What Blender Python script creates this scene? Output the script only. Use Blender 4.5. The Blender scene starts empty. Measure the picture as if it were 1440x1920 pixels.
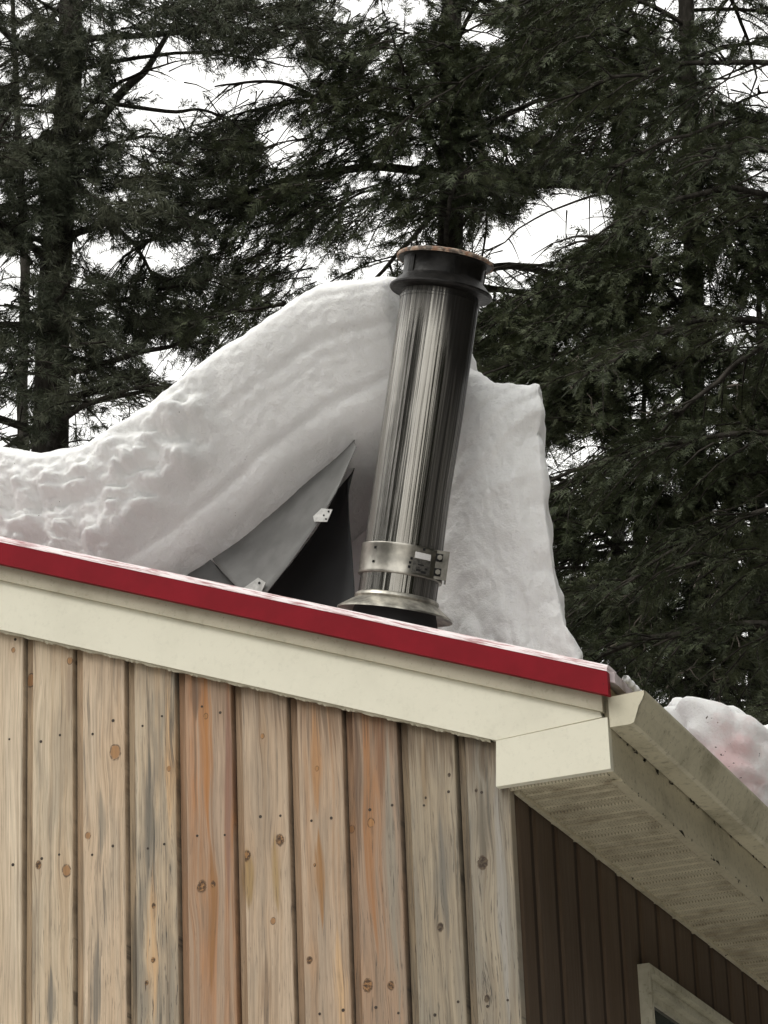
import bpy, bmesh, math, random
import numpy as np
from mathutils import Vector, Matrix

rng = np.random.default_rng(7)
random.seed(7)
S = bpy.context.scene
COL = S.collection
rad = math.radians

# ------------------------------------------------------------------ camera
YAW, PITCH, ROLL, FPX = rad(-21.0), rad(22.0), rad(-2.23), 6220.0
_f = np.array([math.sin(YAW) * math.cos(PITCH), math.cos(YAW) * math.cos(PITCH), math.sin(PITCH)])
_r = np.array([math.cos(YAW), -math.sin(YAW), 0.0])
_u = np.cross(_r, _f)
_c, _s = math.cos(ROLL), math.sin(ROLL)
CAMR = np.array([_c * _r + _s * _u, -_s * _r + _c * _u, _f])
CAMP = np.array([3.114, -9.076, 1.6])
cam_data = bpy.data.cameras.new('camera')
cam = bpy.data.objects.new('camera', cam_data)
COL.objects.link(cam)
cam_data.sensor_fit = 'VERTICAL'
cam_data.sensor_height = 24.0
cam_data.lens = FPX / 1920.0 * 24.0
cam_data.clip_start = 0.1
cam_data.clip_end = 2000.0
cam.matrix_world = Matrix(((CAMR[0][0], CAMR[1][0], -CAMR[2][0], CAMP[0]),
                           (CAMR[0][1], CAMR[1][1], -CAMR[2][1], CAMP[1]),
                           (CAMR[0][2], CAMR[1][2], -CAMR[2][2], CAMP[2]),
                           (0, 0, 0, 1)))
S.camera = cam

# ------------------------------------------------------------------ overcast sky, weak broad sun, exposure
SUN_EL, SUN_AZ = rad(48), rad(215)
W = bpy.data.worlds.new('World')
S.world = W
W.use_nodes = True
wn, wl = W.node_tree.nodes, W.node_tree.links
wn.clear()
sky = wn.new('ShaderNodeTexSky')
sky.sky_type = 'NISHITA'
sky.sun_disc = False
sky.sun_elevation = SUN_EL
sky.sun_rotation = SUN_AZ
sky.dust_density = 4.0
sky.air_density = 1.0
hs = wn.new('ShaderNodeHueSaturation')
hs.inputs['Saturation'].default_value = 0.06
cl = wn.new('ShaderNodeMix')
cl.data_type = 'RGBA'
cl.inputs[0].default_value = 0.7
cl.inputs[7].default_value = (10.6, 10.5, 10.1, 1)      # even cloud layer in the sky's own units
bg = wn.new('ShaderNodeBackground')
bg.inputs['Strength'].default_value = 0.12
wo = wn.new('ShaderNodeOutputWorld')
wl.new(sky.outputs[0], hs.inputs['Color'])
wl.new(hs.outputs[0], cl.inputs[6])
wl.new(cl.outputs[2], bg.inputs['Color'])
wl.new(bg.outputs[0], wo.inputs[0])
sun_d = bpy.data.lights.new('sun', 'SUN')
sun_d.energy = 0.5
sun_d.angle = rad(25)
sun_d.color = (1.0, 0.95, 0.86)
sun = bpy.data.objects.new('sun', sun_d)
COL.objects.link(sun)
_sd = Vector((math.sin(SUN_AZ) * math.cos(SUN_EL), math.cos(SUN_AZ) * math.cos(SUN_EL), math.sin(SUN_EL)))
sun.rotation_euler = _sd.to_track_quat('Z', 'Y').to_euler()
sun.location = (0, 0, 30)
S.view_settings.view_transform = 'Standard'
S.view_settings.look = 'None'
S.view_settings.exposure = 0.62
S.view_settings.gamma = 1.0
S.view_settings.use_curve_mapping = False


# ------------------------------------------------------------------ helpers
def ray(px, py):
    return np.array([(px - 720) / FPX, -(py - 960) / FPX, 1.0]) @ CAMR


def aty(px, py, Y):
    d = ray(px, py)
    return CAMP + d * ((Y - CAMP[1]) / d[1])


def atx(px, py, X):
    d = ray(px, py)
    return CAMP + d * ((X - CAMP[0]) / d[0])


def proj(P):
    v = (np.asarray(P, float) - CAMP) @ CAMR.T
    return 720 + FPX * v[..., 0] / v[..., 2], 960 - FPX * v[..., 1] / v[..., 2]


def tag(o, label=None, cat=None, group=None, kind=None):
    if label: o['label'] = label
    if cat: o['category'] = cat
    if group: o['group'] = group
    if kind: o['kind'] = kind
    return o


def empty(name, loc=(0, 0, 0), rot=None):
    o = bpy.data.objects.new(name, None)
    o.empty_display_size = 0.2
    COL.objects.link(o)
    o.location = loc
    if rot is not None:
        o.rotation_euler = rot
    return o


def link(name, me, mat=None, parent=None, loc=None):
    o = bpy.data.objects.new(name, me)
    COL.objects.link(o)
    if mat is not None:
        me.materials.append(mat)
    if parent is not None:
        o.parent = parent
    if loc is not None:
        o.location = loc
    return o


def pymesh(name, verts, faces, mat=None, parent=None, smooth=False, loc=None):
    me = bpy.data.meshes.new(name)
    me.from_pydata([tuple(map(float, v)) for v in verts], [], [tuple(f) for f in faces])
    if smooth:
        me.polygons.foreach_set('use_smooth', [True] * len(me.polygons))
    me.update()
    return link(name, me, mat, parent, loc)


def trimesh(name, V, T, mat=None, parent=None, smooth=False):
    """numpy (n,3) vertices, (m,3) triangles"""
    me = bpy.data.meshes.new(name)
    V = np.ascontiguousarray(V, np.float32)
    T = np.ascontiguousarray(T, np.int32)
    me.vertices.add(len(V))
    me.vertices.foreach_set('co', V.ravel())
    k = T.shape[1]
    me.loops.add(T.size)
    me.loops.foreach_set('vertex_index', T.ravel())
    me.polygons.add(len(T))
    me.polygons.foreach_set('loop_start', np.arange(0, T.size, k, dtype=np.int32))
    if smooth:
        me.polygons.foreach_set('use_smooth', np.ones(len(T), bool))
    me.update(calc_edges=True)
    me.validate()
    return link(name, me, mat, parent)


def bm_obj(name, bm, mat, parent=None, smooth=False, bevel=0.0, loc=None):
    if bevel > 0:
        bmesh.ops.bevel(bm, geom=[e for e in bm.edges if e.is_manifold and e.calc_face_angle(0) > 0.5],
                        offset=bevel, segments=2, affect='EDGES', profile=0.5, clamp_overlap=True)
    me = bpy.data.meshes.new(name)
    bmesh.ops.recalc_face_normals(bm, faces=bm.faces)
    bm.to_mesh(me)
    bm.free()
    if smooth:
        me.polygons.foreach_set('use_smooth', [True] * len(me.polygons))
    return link(name, me, mat, parent, loc)


def add_box(bm, a, b, M=None):
    x0, y0, z0 = a
    x1, y1, z1 = b
    vs = [bm.verts.new(Vector(p) if M is None else M @ Vector(p)) for p in
          ((x0, y0, z0), (x1, y0, z0), (x1, y1, z0), (x0, y1, z0), (x0, y0, z1), (x1, y0, z1), (x1, y1, z1), (x0, y1, z1))]
    for f in ((0, 3, 2, 1), (4, 5, 6, 7), (0, 1, 5, 4), (1, 2, 6, 5), (2, 3, 7, 6), (3, 0, 4, 7)):
        bm.faces.new([vs[i] for i in f])


def box(name, a, b, mat, parent=None, bevel=0.0):
    bm = bmesh.new()
    add_box(bm, a, b)
    return bm_obj(name, bm, mat, parent, bevel=bevel)


def add_prism(bm, pts_a, pts_b):
    """closed solid between two matching polygons"""
    A = [bm.verts.new(tuple(map(float, p))) for p in pts_a]
    B = [bm.verts.new(tuple(map(float, p))) for p in pts_b]
    n = len(A)
    bm.faces.new(A)
    bm.faces.new(B[::-1])
    for i in range(n):
        j = (i + 1) % n
        bm.faces.new((A[j], A[i], B[i], B[j]))


def prism(name, poly, d, mat, parent=None, bevel=0.0):
    """poly: world points; d: offset vector"""
    bm = bmesh.new()
    add_prism(bm, poly, [np.asarray(p, float) + np.asarray(d, float) for p in poly])
    return bm_obj(name, bm, mat, parent, bevel=bevel)


def lathe(name, prof, mat, parent=None, n=64, smooth=True, sharp=0.6):
    """prof: list of (r, z) in local coordinates"""
    V, Fc = [], []
    for r, z in prof:
        for k in range(n):
            a = 2 * math.pi * k / n
            V.append((r * math.sin(a), -r * math.cos(a), z))
    for i in range(len(prof) - 1):
        for k in range(n):
            j = (k + 1) % n
            Fc.append((i * n + k, i * n + j, (i + 1) * n + j, (i + 1) * n + k))
    o = pymesh(name, V, Fc, mat, parent, smooth)
    if smooth:
        o.data.set_sharp_from_angle(angle=sharp)
    return o


def _hash(ix, iy, iz):
    h = (ix * 374761393 + iy * 668265263 + iz * 1442695041) & 0xFFFFFFFF
    h = ((h ^ (h >> 13)) * 1274126177) & 0xFFFFFFFF
    h = (h ^ (h >> 16)) & 0xFFFF
    return h / 65535.0


def vnoise(P):
    P = np.asarray(P, float)
    I = np.floor(P).astype(np.int64)
    Fr = P - I
    Fr = Fr * Fr * (3 - 2 * Fr)
    out = 0
    for dx in (0, 1):
        for dy in (0, 1):
            for dz in (0, 1):
                w = (Fr[:, 0] if dx else 1 - Fr[:, 0]) * (Fr[:, 1] if dy else 1 - Fr[:, 1]) * (Fr[:, 2] if dz else 1 - Fr[:, 2])
                out = out + w * _hash(I[:, 0] + dx, I[:, 1] + dy, I[:, 2] + dz)
    return out * 2 - 1


def fbm(P, sc, oc=3, off=0.0):
    o, a, t = 0, 1.0, 0
    for k in range(oc):
        o = o + a * vnoise(np.asarray(P) * sc + off + 17.3 * k)
        t += a
        a *= 0.5
        sc *= 2.03
    return o / t


def billow(P, sc, off=0.0):
    return 2.6 * np.abs(vnoise(np.asarray(P) * sc + off)) - 0.8


def sstep(a, b, x):
    t = np.clip((x - a) / (b - a), 0, 1)
    return t * t * (3 - 2 * t)


# lower edge of the rake board
BOT = (aty(0, 1180, -0.03), aty(930, 1388, -0.03))
_bs = (BOT[1][2] - BOT[0][2]) / (BOT[1][0] - BOT[0][0])


# ------------------------------------------------------------------ materials
def newmat(name):
    m = bpy.data.materials.new(name)
    m.use_nodes = True
    n, l = m.node_tree.nodes, m.node_tree.links
    b = n['Principled BSDF']
    return m, n, l, b


class NG:
    """small node-writing helper"""
    def __init__(self, m):
        self.n, self.l = m.node_tree.nodes, m.node_tree.links

    def math(self, op, a, b=None, c=None, clamp=False):
        x = self.n.new('ShaderNodeMath')
        x.operation = op
        x.use_clamp = clamp
        for i, v in enumerate((a, b, c)):
            if v is None: continue
            if isinstance(v, (int, float)): x.inputs[i].default_value = v
            else: self.l.new(v, x.inputs[i])
        return x.outputs[0]

    def mix(self, f, a, b, blend='MIX'):
        x = self.n.new('ShaderNodeMix')
        x.data_type = 'RGBA'
        x.blend_type = blend
        for i, v in ((0, f), (6, a), (7, b)):
            if isinstance(v, (int, float)): x.inputs[i].default_value = v
            elif isinstance(v, tuple): x.inputs[i].default_value = (v + (1,))[:4]
            else: self.l.new(v, x.inputs[i])
        return x.outputs[2]

    def noise(self, vec, scale, detail=3, rough=0.55, dist=0.0):
        x = self.n.new('ShaderNodeTexNoise')
        x.inputs['Scale'].default_value = scale
        x.inputs['Detail'].default_value = detail
        x.inputs['Roughness'].default_value = rough
        x.inputs['Distortion'].default_value = dist
        if vec is not None: self.l.new(vec, x.inputs['Vector'])
        return x.outputs['Fac']

    def mapr(self, v, a, b, c=0.0, d=1.0):
        x = self.n.new('ShaderNodeMapRange')
        x.interpolation_type = 'SMOOTHSTEP'
        x.inputs[1].default_value = a
        x.inputs[2].default_value = b
        x.inputs[3].default_value = c
        x.inputs[4].default_value = d
        self.l.new(v, x.inputs[0])
        return x.outputs[0]

    def coord(self, which='Object'):
        x = self.n.new('ShaderNodeTexCoord')
        return x.outputs[which]

    def pos(self):
        return self.n.new('ShaderNodeNewGeometry').outputs['Position']

    def scale(self, v, s):
        x = self.n.new('ShaderNodeVectorMath')
        x.operation = 'MULTIPLY'
        self.l.new(v, x.inputs[0])
        x.inputs[1].default_value = s
        return x.outputs[0]

    def sep(self, v):
        x = self.n.new('ShaderNodeSeparateXYZ')
        self.l.new(v, x.inputs[0])
        return x.outputs

    def comb(self, a, b, c):
        x = self.n.new('ShaderNodeCombineXYZ')
        for i, v in enumerate((a, b, c)):
            if isinstance(v, (int, float)): x.inputs[i].default_value = v
            else: self.l.new(v, x.inputs[i])
        return x.outputs[0]

    def attr(self, name):
        x = self.n.new('ShaderNodeAttribute')
        x.attribute_type = 'OBJECT'
        x.attribute_name = name
        return x.outputs

    def bump(self, h, strength, dist, bsdf):
        x = self.n.new('ShaderNodeBump')
        x.inputs['Strength'].default_value = strength
        x.inputs['Distance'].default_value = dist
        self.l.new(h, x.inputs['Height'])
        self.l.new(x.outputs[0], bsdf.inputs['Normal'])
        return x


def simple(name, col, rough=0.6, metal=0.0, var=0.0, vs=20.0, bump=0.0, bs=80.0):
    m, n, l, b = newmat(name)
    g = NG(m)
    b.inputs['Roughness'].default_value = rough
    b.inputs['Metallic'].default_value = metal
    b.inputs['Base Color'].default_value = tuple(col) + (1,)
    P = g.pos()
    if var > 0:
        f = g.mapr(g.noise(P, vs, 4), 0.3, 0.7)
        l.new(g.mix(f, tuple(c * (1 - var) for c in col), tuple(min(1, c * (1 + var * 0.5)) for c in col)), b.inputs['Base Color'])
    if bump > 0:
        g.bump(g.noise(P, bs, 4), bump, 0.004, b)
    return m


def wood_mat(name, dark=False):
    g_lip, lip_shade = (0.046, (0.34, 0.28, 0.22)) if dark else (0.028, (0.66, 0.60, 0.53))
    m, n, l, b = newmat(name)
    g = NG(m)
    o = g.coord('Object')
    X, Yc, Z = g.sep(o)
    seed = g.attr('seed')['Fac']
    tint = g.attr('tint')['Color']
    streak = g.attr('streak')['Color']
    samt = g.attr('streak_amount')['Fac']
    gray = g.attr('gray')['Fac']
    mild = g.attr('mildew')['Fac']
    kcol = g.attr('knot_colour')['Color']
    xw = X
    knot_in, ring, halo, broken = None, None, None, None
    for k in range(1, 5):
        kx, kz, kr = g.sep(g.attr('knot%d' % k)['Vector'])
        dx = g.math('SUBTRACT', X, kx)
        dz = g.math('SUBTRACT', Z, kz)
        r1 = g.math('MAXIMUM', g.math('ABSOLUTE', kr), 0.0005)
        loose = g.math('LESS_THAN', kr, 0.0)
        a = g.math('DIVIDE', dx, g.math('MULTIPLY', r1, 2.6))
        c = g.math('DIVIDE', dz, g.math('MULTIPLY', r1, 7.0))
        q = g.math('ADD', g.math('MULTIPLY', a, a), g.math('MULTIPLY', c, c))
        e = g.math('EXPONENT', g.math('MULTIPLY', q, -1.0))
        xw = g.math('SUBTRACT', xw, g.math('MULTIPLY', g.math('MULTIPLY', dx, e), 0.6))
        ii = g.math('DIVIDE', dx, r1)
        jj = g.math('DIVIDE', dz, g.math('MULTIPLY', r1, 1.35))
        wob = g.math('MULTIPLY', g.math('SUBTRACT', g.noise(o, 32, 2), 0.5), 0.75)
        d = g.math('ADD', g.math('SQRT', g.math('ADD', g.math('MULTIPLY', ii, ii), g.math('MULTIPLY', jj, jj))), wob)
        d = g.math('ADD', d, g.math('MULTIPLY', loose, g.math('MULTIPLY', g.math('SUBTRACT', g.noise(o, 60, 3, 0.7), 0.45), 1.4)))
        ki = g.mapr(d, 0.75, 1.10, 1.0, 0.0)
        rg = g.math('MULTIPLY', g.mapr(d, 0.75, 1.0), g.mapr(d, 1.0, 1.25, 1.0, 0.0))
        knot_in = ki if knot_in is None else g.math('MAXIMUM', knot_in, ki)
        ring = rg if ring is None else g.math('MAXIMUM', ring, rg)
        dk = g.math('MULTIPLY', g.math('MULTIPLY', loose, ki), g.mapr(g.noise(o, 85, 3, 0.7), 0.40, 0.56))
        broken = dk if broken is None else g.math('MAXIMUM', broken, dk)
        halo = e if halo is None else g.math('MAXIMUM', halo, e)
    sz = g.math('MULTIPLY', seed, 13.7)
    wig = g.math('MULTIPLY', g.math('SUBTRACT', g.noise(g.comb(g.math('MULTIPLY', X, 6.0), sz, g.math('MULTIPLY', Z, 1.6)), 1.0, 2), 0.5), 0.05)
    xg = g.math('ADD', xw, wig)
    fine = g.noise(g.comb(g.math('MULTIPLY', xg, 330.0), sz, g.math('MULTIPLY', Z, 6.0)), 1.0, 4, 0.65)
    mid = g.noise(g.comb(g.math('MULTIPLY', xg, 105.0), sz, g.math('MULTIPLY', Z, 1.2)), 1.0, 3, 0.6)
    broad = g.noise(g.comb(g.math('MULTIPLY', xg, 34.0), sz, g.math('MULTIPLY', Z, 0.55)), 1.0, 2, 0.5)
    blot = g.noise(g.comb(g.math('MULTIPLY', xg, 16.0), sz, g.math('MULTIPLY', Z, 2.6)), 1.0, 3, 0.6)
    tick = g.noise(g.comb(g.math('MULTIPLY', xg, 210.0), sz, g.math('MULTIPLY', Z, 11.0)), 1.0, 4, 0.65)
    rings = g.math('SINE', g.math('MULTIPLY', xg, 430.0))
    col = g.mix(g.mapr(mid, 0.28, 0.68), g.mix(1.0, tint, (0.72, 0.69, 0.66), 'MULTIPLY'), tint)
    soft = g.noise(g.comb(g.math('MULTIPLY', X, 9.0), sz, g.math('MULTIPLY', Z, 1.8)), 1.0, 3, 0.5)
    col = g.mix(g.mapr(soft, 0.35, 0.65, 0.0, 0.55), col, g.mix(1.0, tint, (0.80, 0.74, 0.68), 'MULTIPLY'))
    # sheltered, less bleached wood towards the eaves
    top = g.mapr(Z, 3.6, 5.1)
    sf = g.math('MULTIPLY', g.mapr(broad, 0.46, 0.58), g.math('MULTIPLY', samt, g.math('ADD', g.math('MULTIPLY', top, 0.70), 0.45)), clamp=True)
    sf = g.math('MULTIPLY', sf, g.mapr(g.noise(g.comb(g.math('MULTIPLY', X, 14.0), g.math('ADD', sz, 5.0), g.math('MULTIPLY', Z, 2.4)), 1.0, 3, 0.6), 0.34, 0.60, 0.35, 1.0))
    sf = g.math('MULTIPLY', sf, g.mapr(X, 0.035, 0.075, 0.30, 1.0))
    col = g.mix(sf, col, streak)
    gf = g.math('MULTIPLY', g.mapr(blot, 0.42, 0.68), gray, clamp=True)
    col = g.mix(gf, col, (0.235, 0.215, 0.175))
    if not dark:                 # long stains that follow the grain
        for k in range(1, 5):
            qx, qz, ql = g.sep(g.attr('stain%d' % k)['Vector'])
            qc = g.attr('stain_colour%d' % k)['Color']
            dz = g.math('DIVIDE', g.math('SUBTRACT', Z, qz), g.math('MAXIMUM', ql, 0.001))
            wd = g.math('MULTIPLY', g.math('SUBTRACT', 1.0, g.math('MULTIPLY', g.math('ABSOLUTE', dz), 0.7)), 0.020)
            dx = g.math('DIVIDE', g.math('SUBTRACT', xg, qx), g.math('MAXIMUM', wd, 0.003))
            rr = g.math('ADD', g.math('ADD', g.math('ABSOLUTE', dx), g.math('POWER', g.math('ABSOLUTE', dz), 4.0)), g.math('ADD', g.math('MULTIPLY', g.math('SUBTRACT', mid, 0.5), 2.2), g.math('MULTIPLY', g.math('SUBTRACT', fine, 0.5), 1.2)))
            col = g.mix(g.mapr(rr, 0.10, 1.35, 0.85, 0.0), col, g.mix(g.mapr(fine, 0.3, 0.7), g.mix(1.0, qc, (0.7, 0.66, 0.62), 'MULTIPLY'), qc))
    col = g.mix(g.math('MULTIPLY', g.mapr(fine, 0.42, 0.72), 0.40), col, (0.13, 0.095, 0.065))
    col = g.mix(g.math('MULTIPLY', g.math('MULTIPLY', g.mapr(rings, -0.6, 1.0), g.mapr(blot, 0.4, 0.6)), 0.11), col, (0.12, 0.07, 0.035))
    col = g.mix(g.math('MULTIPLY', g.mapr(g.noise(g.comb(g.math('MULTIPLY', xg, 150.0), g.math('ADD', sz, 2.0), g.math('MULTIPLY', Z, 0.9)), 1.0, 3, 0.6), 0.60, 0.70), 0.55), col, g.mix(1.0, tint, (0.33, 0.27, 0.22), 'MULTIPLY'))
    tk = g.math('MULTIPLY', g.mapr(tick, 0.57, 0.68), g.math('MULTIPLY', mild, g.mapr(Z, 5.0, 4.0, 0.35, 1.0)), clamp=True)
    col = g.mix(tk, col, (0.055, 0.048, 0.042))
    mb = g.math('MULTIPLY', g.mapr(g.noise(g.comb(g.math('MULTIPLY', xg, 62.0), sz, g.math('MULTIPLY', Z, 1.9)), 1.0, 5, 0.7), 0.52, 0.70), mild, clamp=True)
    col = g.mix(g.math('MULTIPLY', mb, 0.85), col, (0.085, 0.075, 0.062))
    if not dark:
        col = g.mix(g.math('MULTIPLY', halo, 0.22), col, g.mix(0.5, col, kcol))
        col = g.mix(g.math('MULTIPLY', knot_in, 0.85), col, g.mix(g.mapr(fine, 0.3, 0.7), g.mix(1.0, kcol, (0.6, 0.56, 0.5), 'MULTIPLY'), kcol))
        col = g.mix(g.math('MULTIPLY', g.math('MULTIPLY', ring, g.mapr(g.noise(o, 60, 2), 0.35, 0.55)), 0.85), col, (0.07, 0.04, 0.022))
    col = g.mix(g.math('MULTIPLY', broken, 0.9), col, (0.035, 0.022, 0.014))
    if not dark:                 # water stain running down from under the rake board
        wx, wy, wz = g.sep(g.pos())
        below = g.math('SUBTRACT', g.math('ADD', g.math('MULTIPLY', wx, _bs), BOT[0][2] - _bs * BOT[0][0]), wz)
        run = g.math('MULTIPLY', g.mapr(mid, 0.25, 0.75), 0.22)
        wst = g.math('MULTIPLY', g.mapr(g.math('SUBTRACT', below, run), -0.10, 0.05, 1.0, 0.0), g.mapr(wx, -1.4, -0.5, 0.25, 0.75))
        col = g.mix(wst, col, g.mix(0.5, g.mix(1.0, col, (0.5, 0.42, 0.36), 'MULTIPLY'), (0.085, 0.055, 0.035)))
    # shade of the recessed joint, painted as a darker lip on each board
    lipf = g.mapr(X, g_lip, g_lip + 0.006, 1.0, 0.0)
    col = g.mix(lipf, col, g.mix(1.0, col, lip_shade, 'MULTIPLY'))
    l.new(col, b.inputs['Base Color'])
    b.inputs['Roughness'].default_value = 0.8
    b.inputs['Specular IOR Level'].default_value = 0.45
    g.bump(g.math('ADD', fine, g.math('MULTIPLY', mid, 1.2)), 0.35, 0.0022, b)
    return m


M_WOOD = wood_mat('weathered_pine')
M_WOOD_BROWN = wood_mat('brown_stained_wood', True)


def cream_mat(name, col, dirt, dirt_col=(0.16, 0.14, 0.08), line=True):
    m, n, l, b = newmat(name)
    g = NG(m)
    P = g.pos()
    big = g.mapr(g.noise(P, 5.0, 5, 0.65), 0.42, 0.72)
    sm = g.mapr(g.noise(P, 45.0, 4, 0.7), 0.52, 0.70)
    sp = g.mapr(g.noise(P, 130.0, 2, 0.6), 0.68, 0.76)
    f = g.math('ADD', g.math('MULTIPLY', big, 0.6 * dirt), g.math('MULTIPLY', sm, 0.55 * dirt), clamp=True)
    c = g.mix(f, col, dirt_col)
    c = g.mix(g.math('MULTIPLY', sp, min(1, dirt * 0.9)), c, (0.05, 0.045, 0.03))
    l.new(c, b.inputs['Base Color'])
    b.inputs['Roughness'].default_value = 0.5
    g.bump(g.noise(g.scale(P, (6, 6, 90)), 3.0, 3), 0.06, 0.002, b)
    return m


M_CREAM = cream_mat('cream_paint', (0.73, 0.70, 0.57), 0.14)
M_CREAM_STRIP = cream_mat('cream_paint_grimy_shaded', (0.44, 0.40, 0.30), 0.5)  # shade under the red overhang mixed into the strip's paint, plus grime
M_GUTTER = cream_mat('gutter_enamel', (0.58, 0.53, 0.385), 0.85)
M_GUTTER_CAP = cream_mat('gutter_cap_enamel', (0.58, 0.54, 0.41), 0.22)
M_FASCIA = cream_mat('fascia_metal', (0.53, 0.475, 0.34), 0.85)


def soffit_mat():
    m, n, l, b = newmat('vented_soffit')
    g = NG(m)
    P = g.pos()
    X, Y, Z = g.sep(P)
    sx = g.math('SINE', g.math('MULTIPLY', X, 2 * math.pi / 0.011))
    sy = g.math('SINE', g.math('MULTIPLY', Y, 2 * math.pi / 0.016))
    hole = g.mapr(g.math('MULTIPLY', g.math('MAXIMUM', sx, 0.0), g.math('MAXIMUM', sy, 0.0)), 0.25, 0.5)
    big = g.mapr(g.noise(P, 6.0, 5, 0.7), 0.42, 0.66)
    sm = g.mapr(g.noise(P, 28.0, 4, 0.7), 0.50, 0.72)
    c = g.mix(g.math('ADD', g.math('MULTIPLY', big, 0.5), g.math('MULTIPLY', sm, 0.35), clamp=True), (0.54, 0.485, 0.345), (0.19, 0.145, 0.085))
    c = g.mix(g.math('MULTIPLY', hole, 0.6), c, (0.05, 0.045, 0.03))
    l.new(c, b.inputs['Base Color'])
    b.inputs['Roughness'].default_value = 0.6
    return m


M_SOFFIT = soffit_mat()


def red_mat(name, frost):
    m, n, l, b = newmat(name)
    g = NG(m)
    P = g.pos()
    c = g.mix(g.mapr(g.noise(P, 9, 4), 0.3, 0.7), (0.185, 0.003, 0.009), (0.225, 0.004, 0.012))
    c = g.mix(g.mapr(g.noise(P, 160, 2), 0.70, 0.78), c, (0.03, 0.01, 0.01))
    rough = 0.5
    b.inputs['Specular IOR Level'].default_value = 0.15
    if frost > 0:
        X_, Y_, Z_ = g.sep(P)
        f = g.noise(g.comb(g.math('MULTIPLY', X_, 9.0), 0.0, g.math('MULTIPLY', g.math('ADD', Z_, g.math('MULTIPLY', X_, 0.383)), 130.0)), 1.0, 5, 0.7)
        c = g.mix(g.mapr(f, 0.36, 0.56), g.mix(0.35, c, (0.8, 0.6, 0.6)), (0.86, 0.78, 0.78))
        rough = 0.6
    l.new(c, b.inputs['Base Color'])
    b.inputs['Roughness'].default_value = rough
    g.bump(g.noise(P, 3, 2), 0.1, 0.01, b)
    return m


M_RED = red_mat('red_painted_steel', 0)
M_ROOF_FROST = simple('frosted_red_roof', (0.55, 0.48, 0.48), 0.6, 0.0, 0.3, 14)
M_RED_FROST = red_mat('red_steel_with_frost_crust', 0.6)


def snow_mat(name, grime=0.0):
    m, n, l, b = newmat(name)
    g = NG(m)
    P = g.pos()
    c = g.mix(g.mapr(g.noise(P, 3.0, 4), 0.35, 0.7), (0.90, 0.90, 0.89), (0.85, 0.85, 0.84))
    if grime > 0:
        sp = g.mapr(g.noise(P, 55.0, 3, 0.6), 0.735, 0.765)
        c = g.mix(g.math('MULTIPLY', sp, grime), c, (0.10, 0.08, 0.06))
    l.new(c, b.inputs['Base Color'])
    b.inputs['Roughness'].default_value = 0.75
    b.inputs['Specular IOR Level'].default_value = 0.25
    b.inputs['Subsurface Weight'].default_value = 0.25
    b.inputs['Subsurface Radius'].default_value = (0.03, 0.03, 0.033)
    b.inputs['Subsurface Scale'].default_value = 0.6
    h = g.math('ADD', g.noise(P, 60.0, 5, 0.7), g.math('MULTIPLY', g.noise(P, 14.0, 3), 1.5))
    h = g.math('ADD', h, g.math('MULTIPLY', g.noise(P, 170.0, 3, 0.7), 0.5))
    g.bump(h, 0.5, 0.013, b)
    return m


M_SNOW = snow_mat('packed_snow')
M_SNOW_SPECK = snow_mat('snow_with_specks', 0.8)
def ground_mat():
    m, n, l, b = newmat('trodden_gritty_snow')
    g = NG(m)
    P = g.pos()
    f = g.mapr(g.noise(P, 0.35, 6, 0.7), 0.38, 0.62)
    f2 = g.mapr(g.noise(P, 9.0, 4, 0.7), 0.45, 0.65)
    c = g.mix(f, (0.74, 0.74, 0.73), (0.40, 0.38, 0.35))
    l.new(g.mix(g.math('MULTIPLY', f2, 0.5), c, (0.24, 0.22, 0.19)), b.inputs['Base Color'])
    b.inputs['Roughness'].default_value = 0.85
    g.bump(g.noise(P, 12.0, 4), 0.4, 0.03, b)
    return m


M_GROUND = ground_mat()


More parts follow.
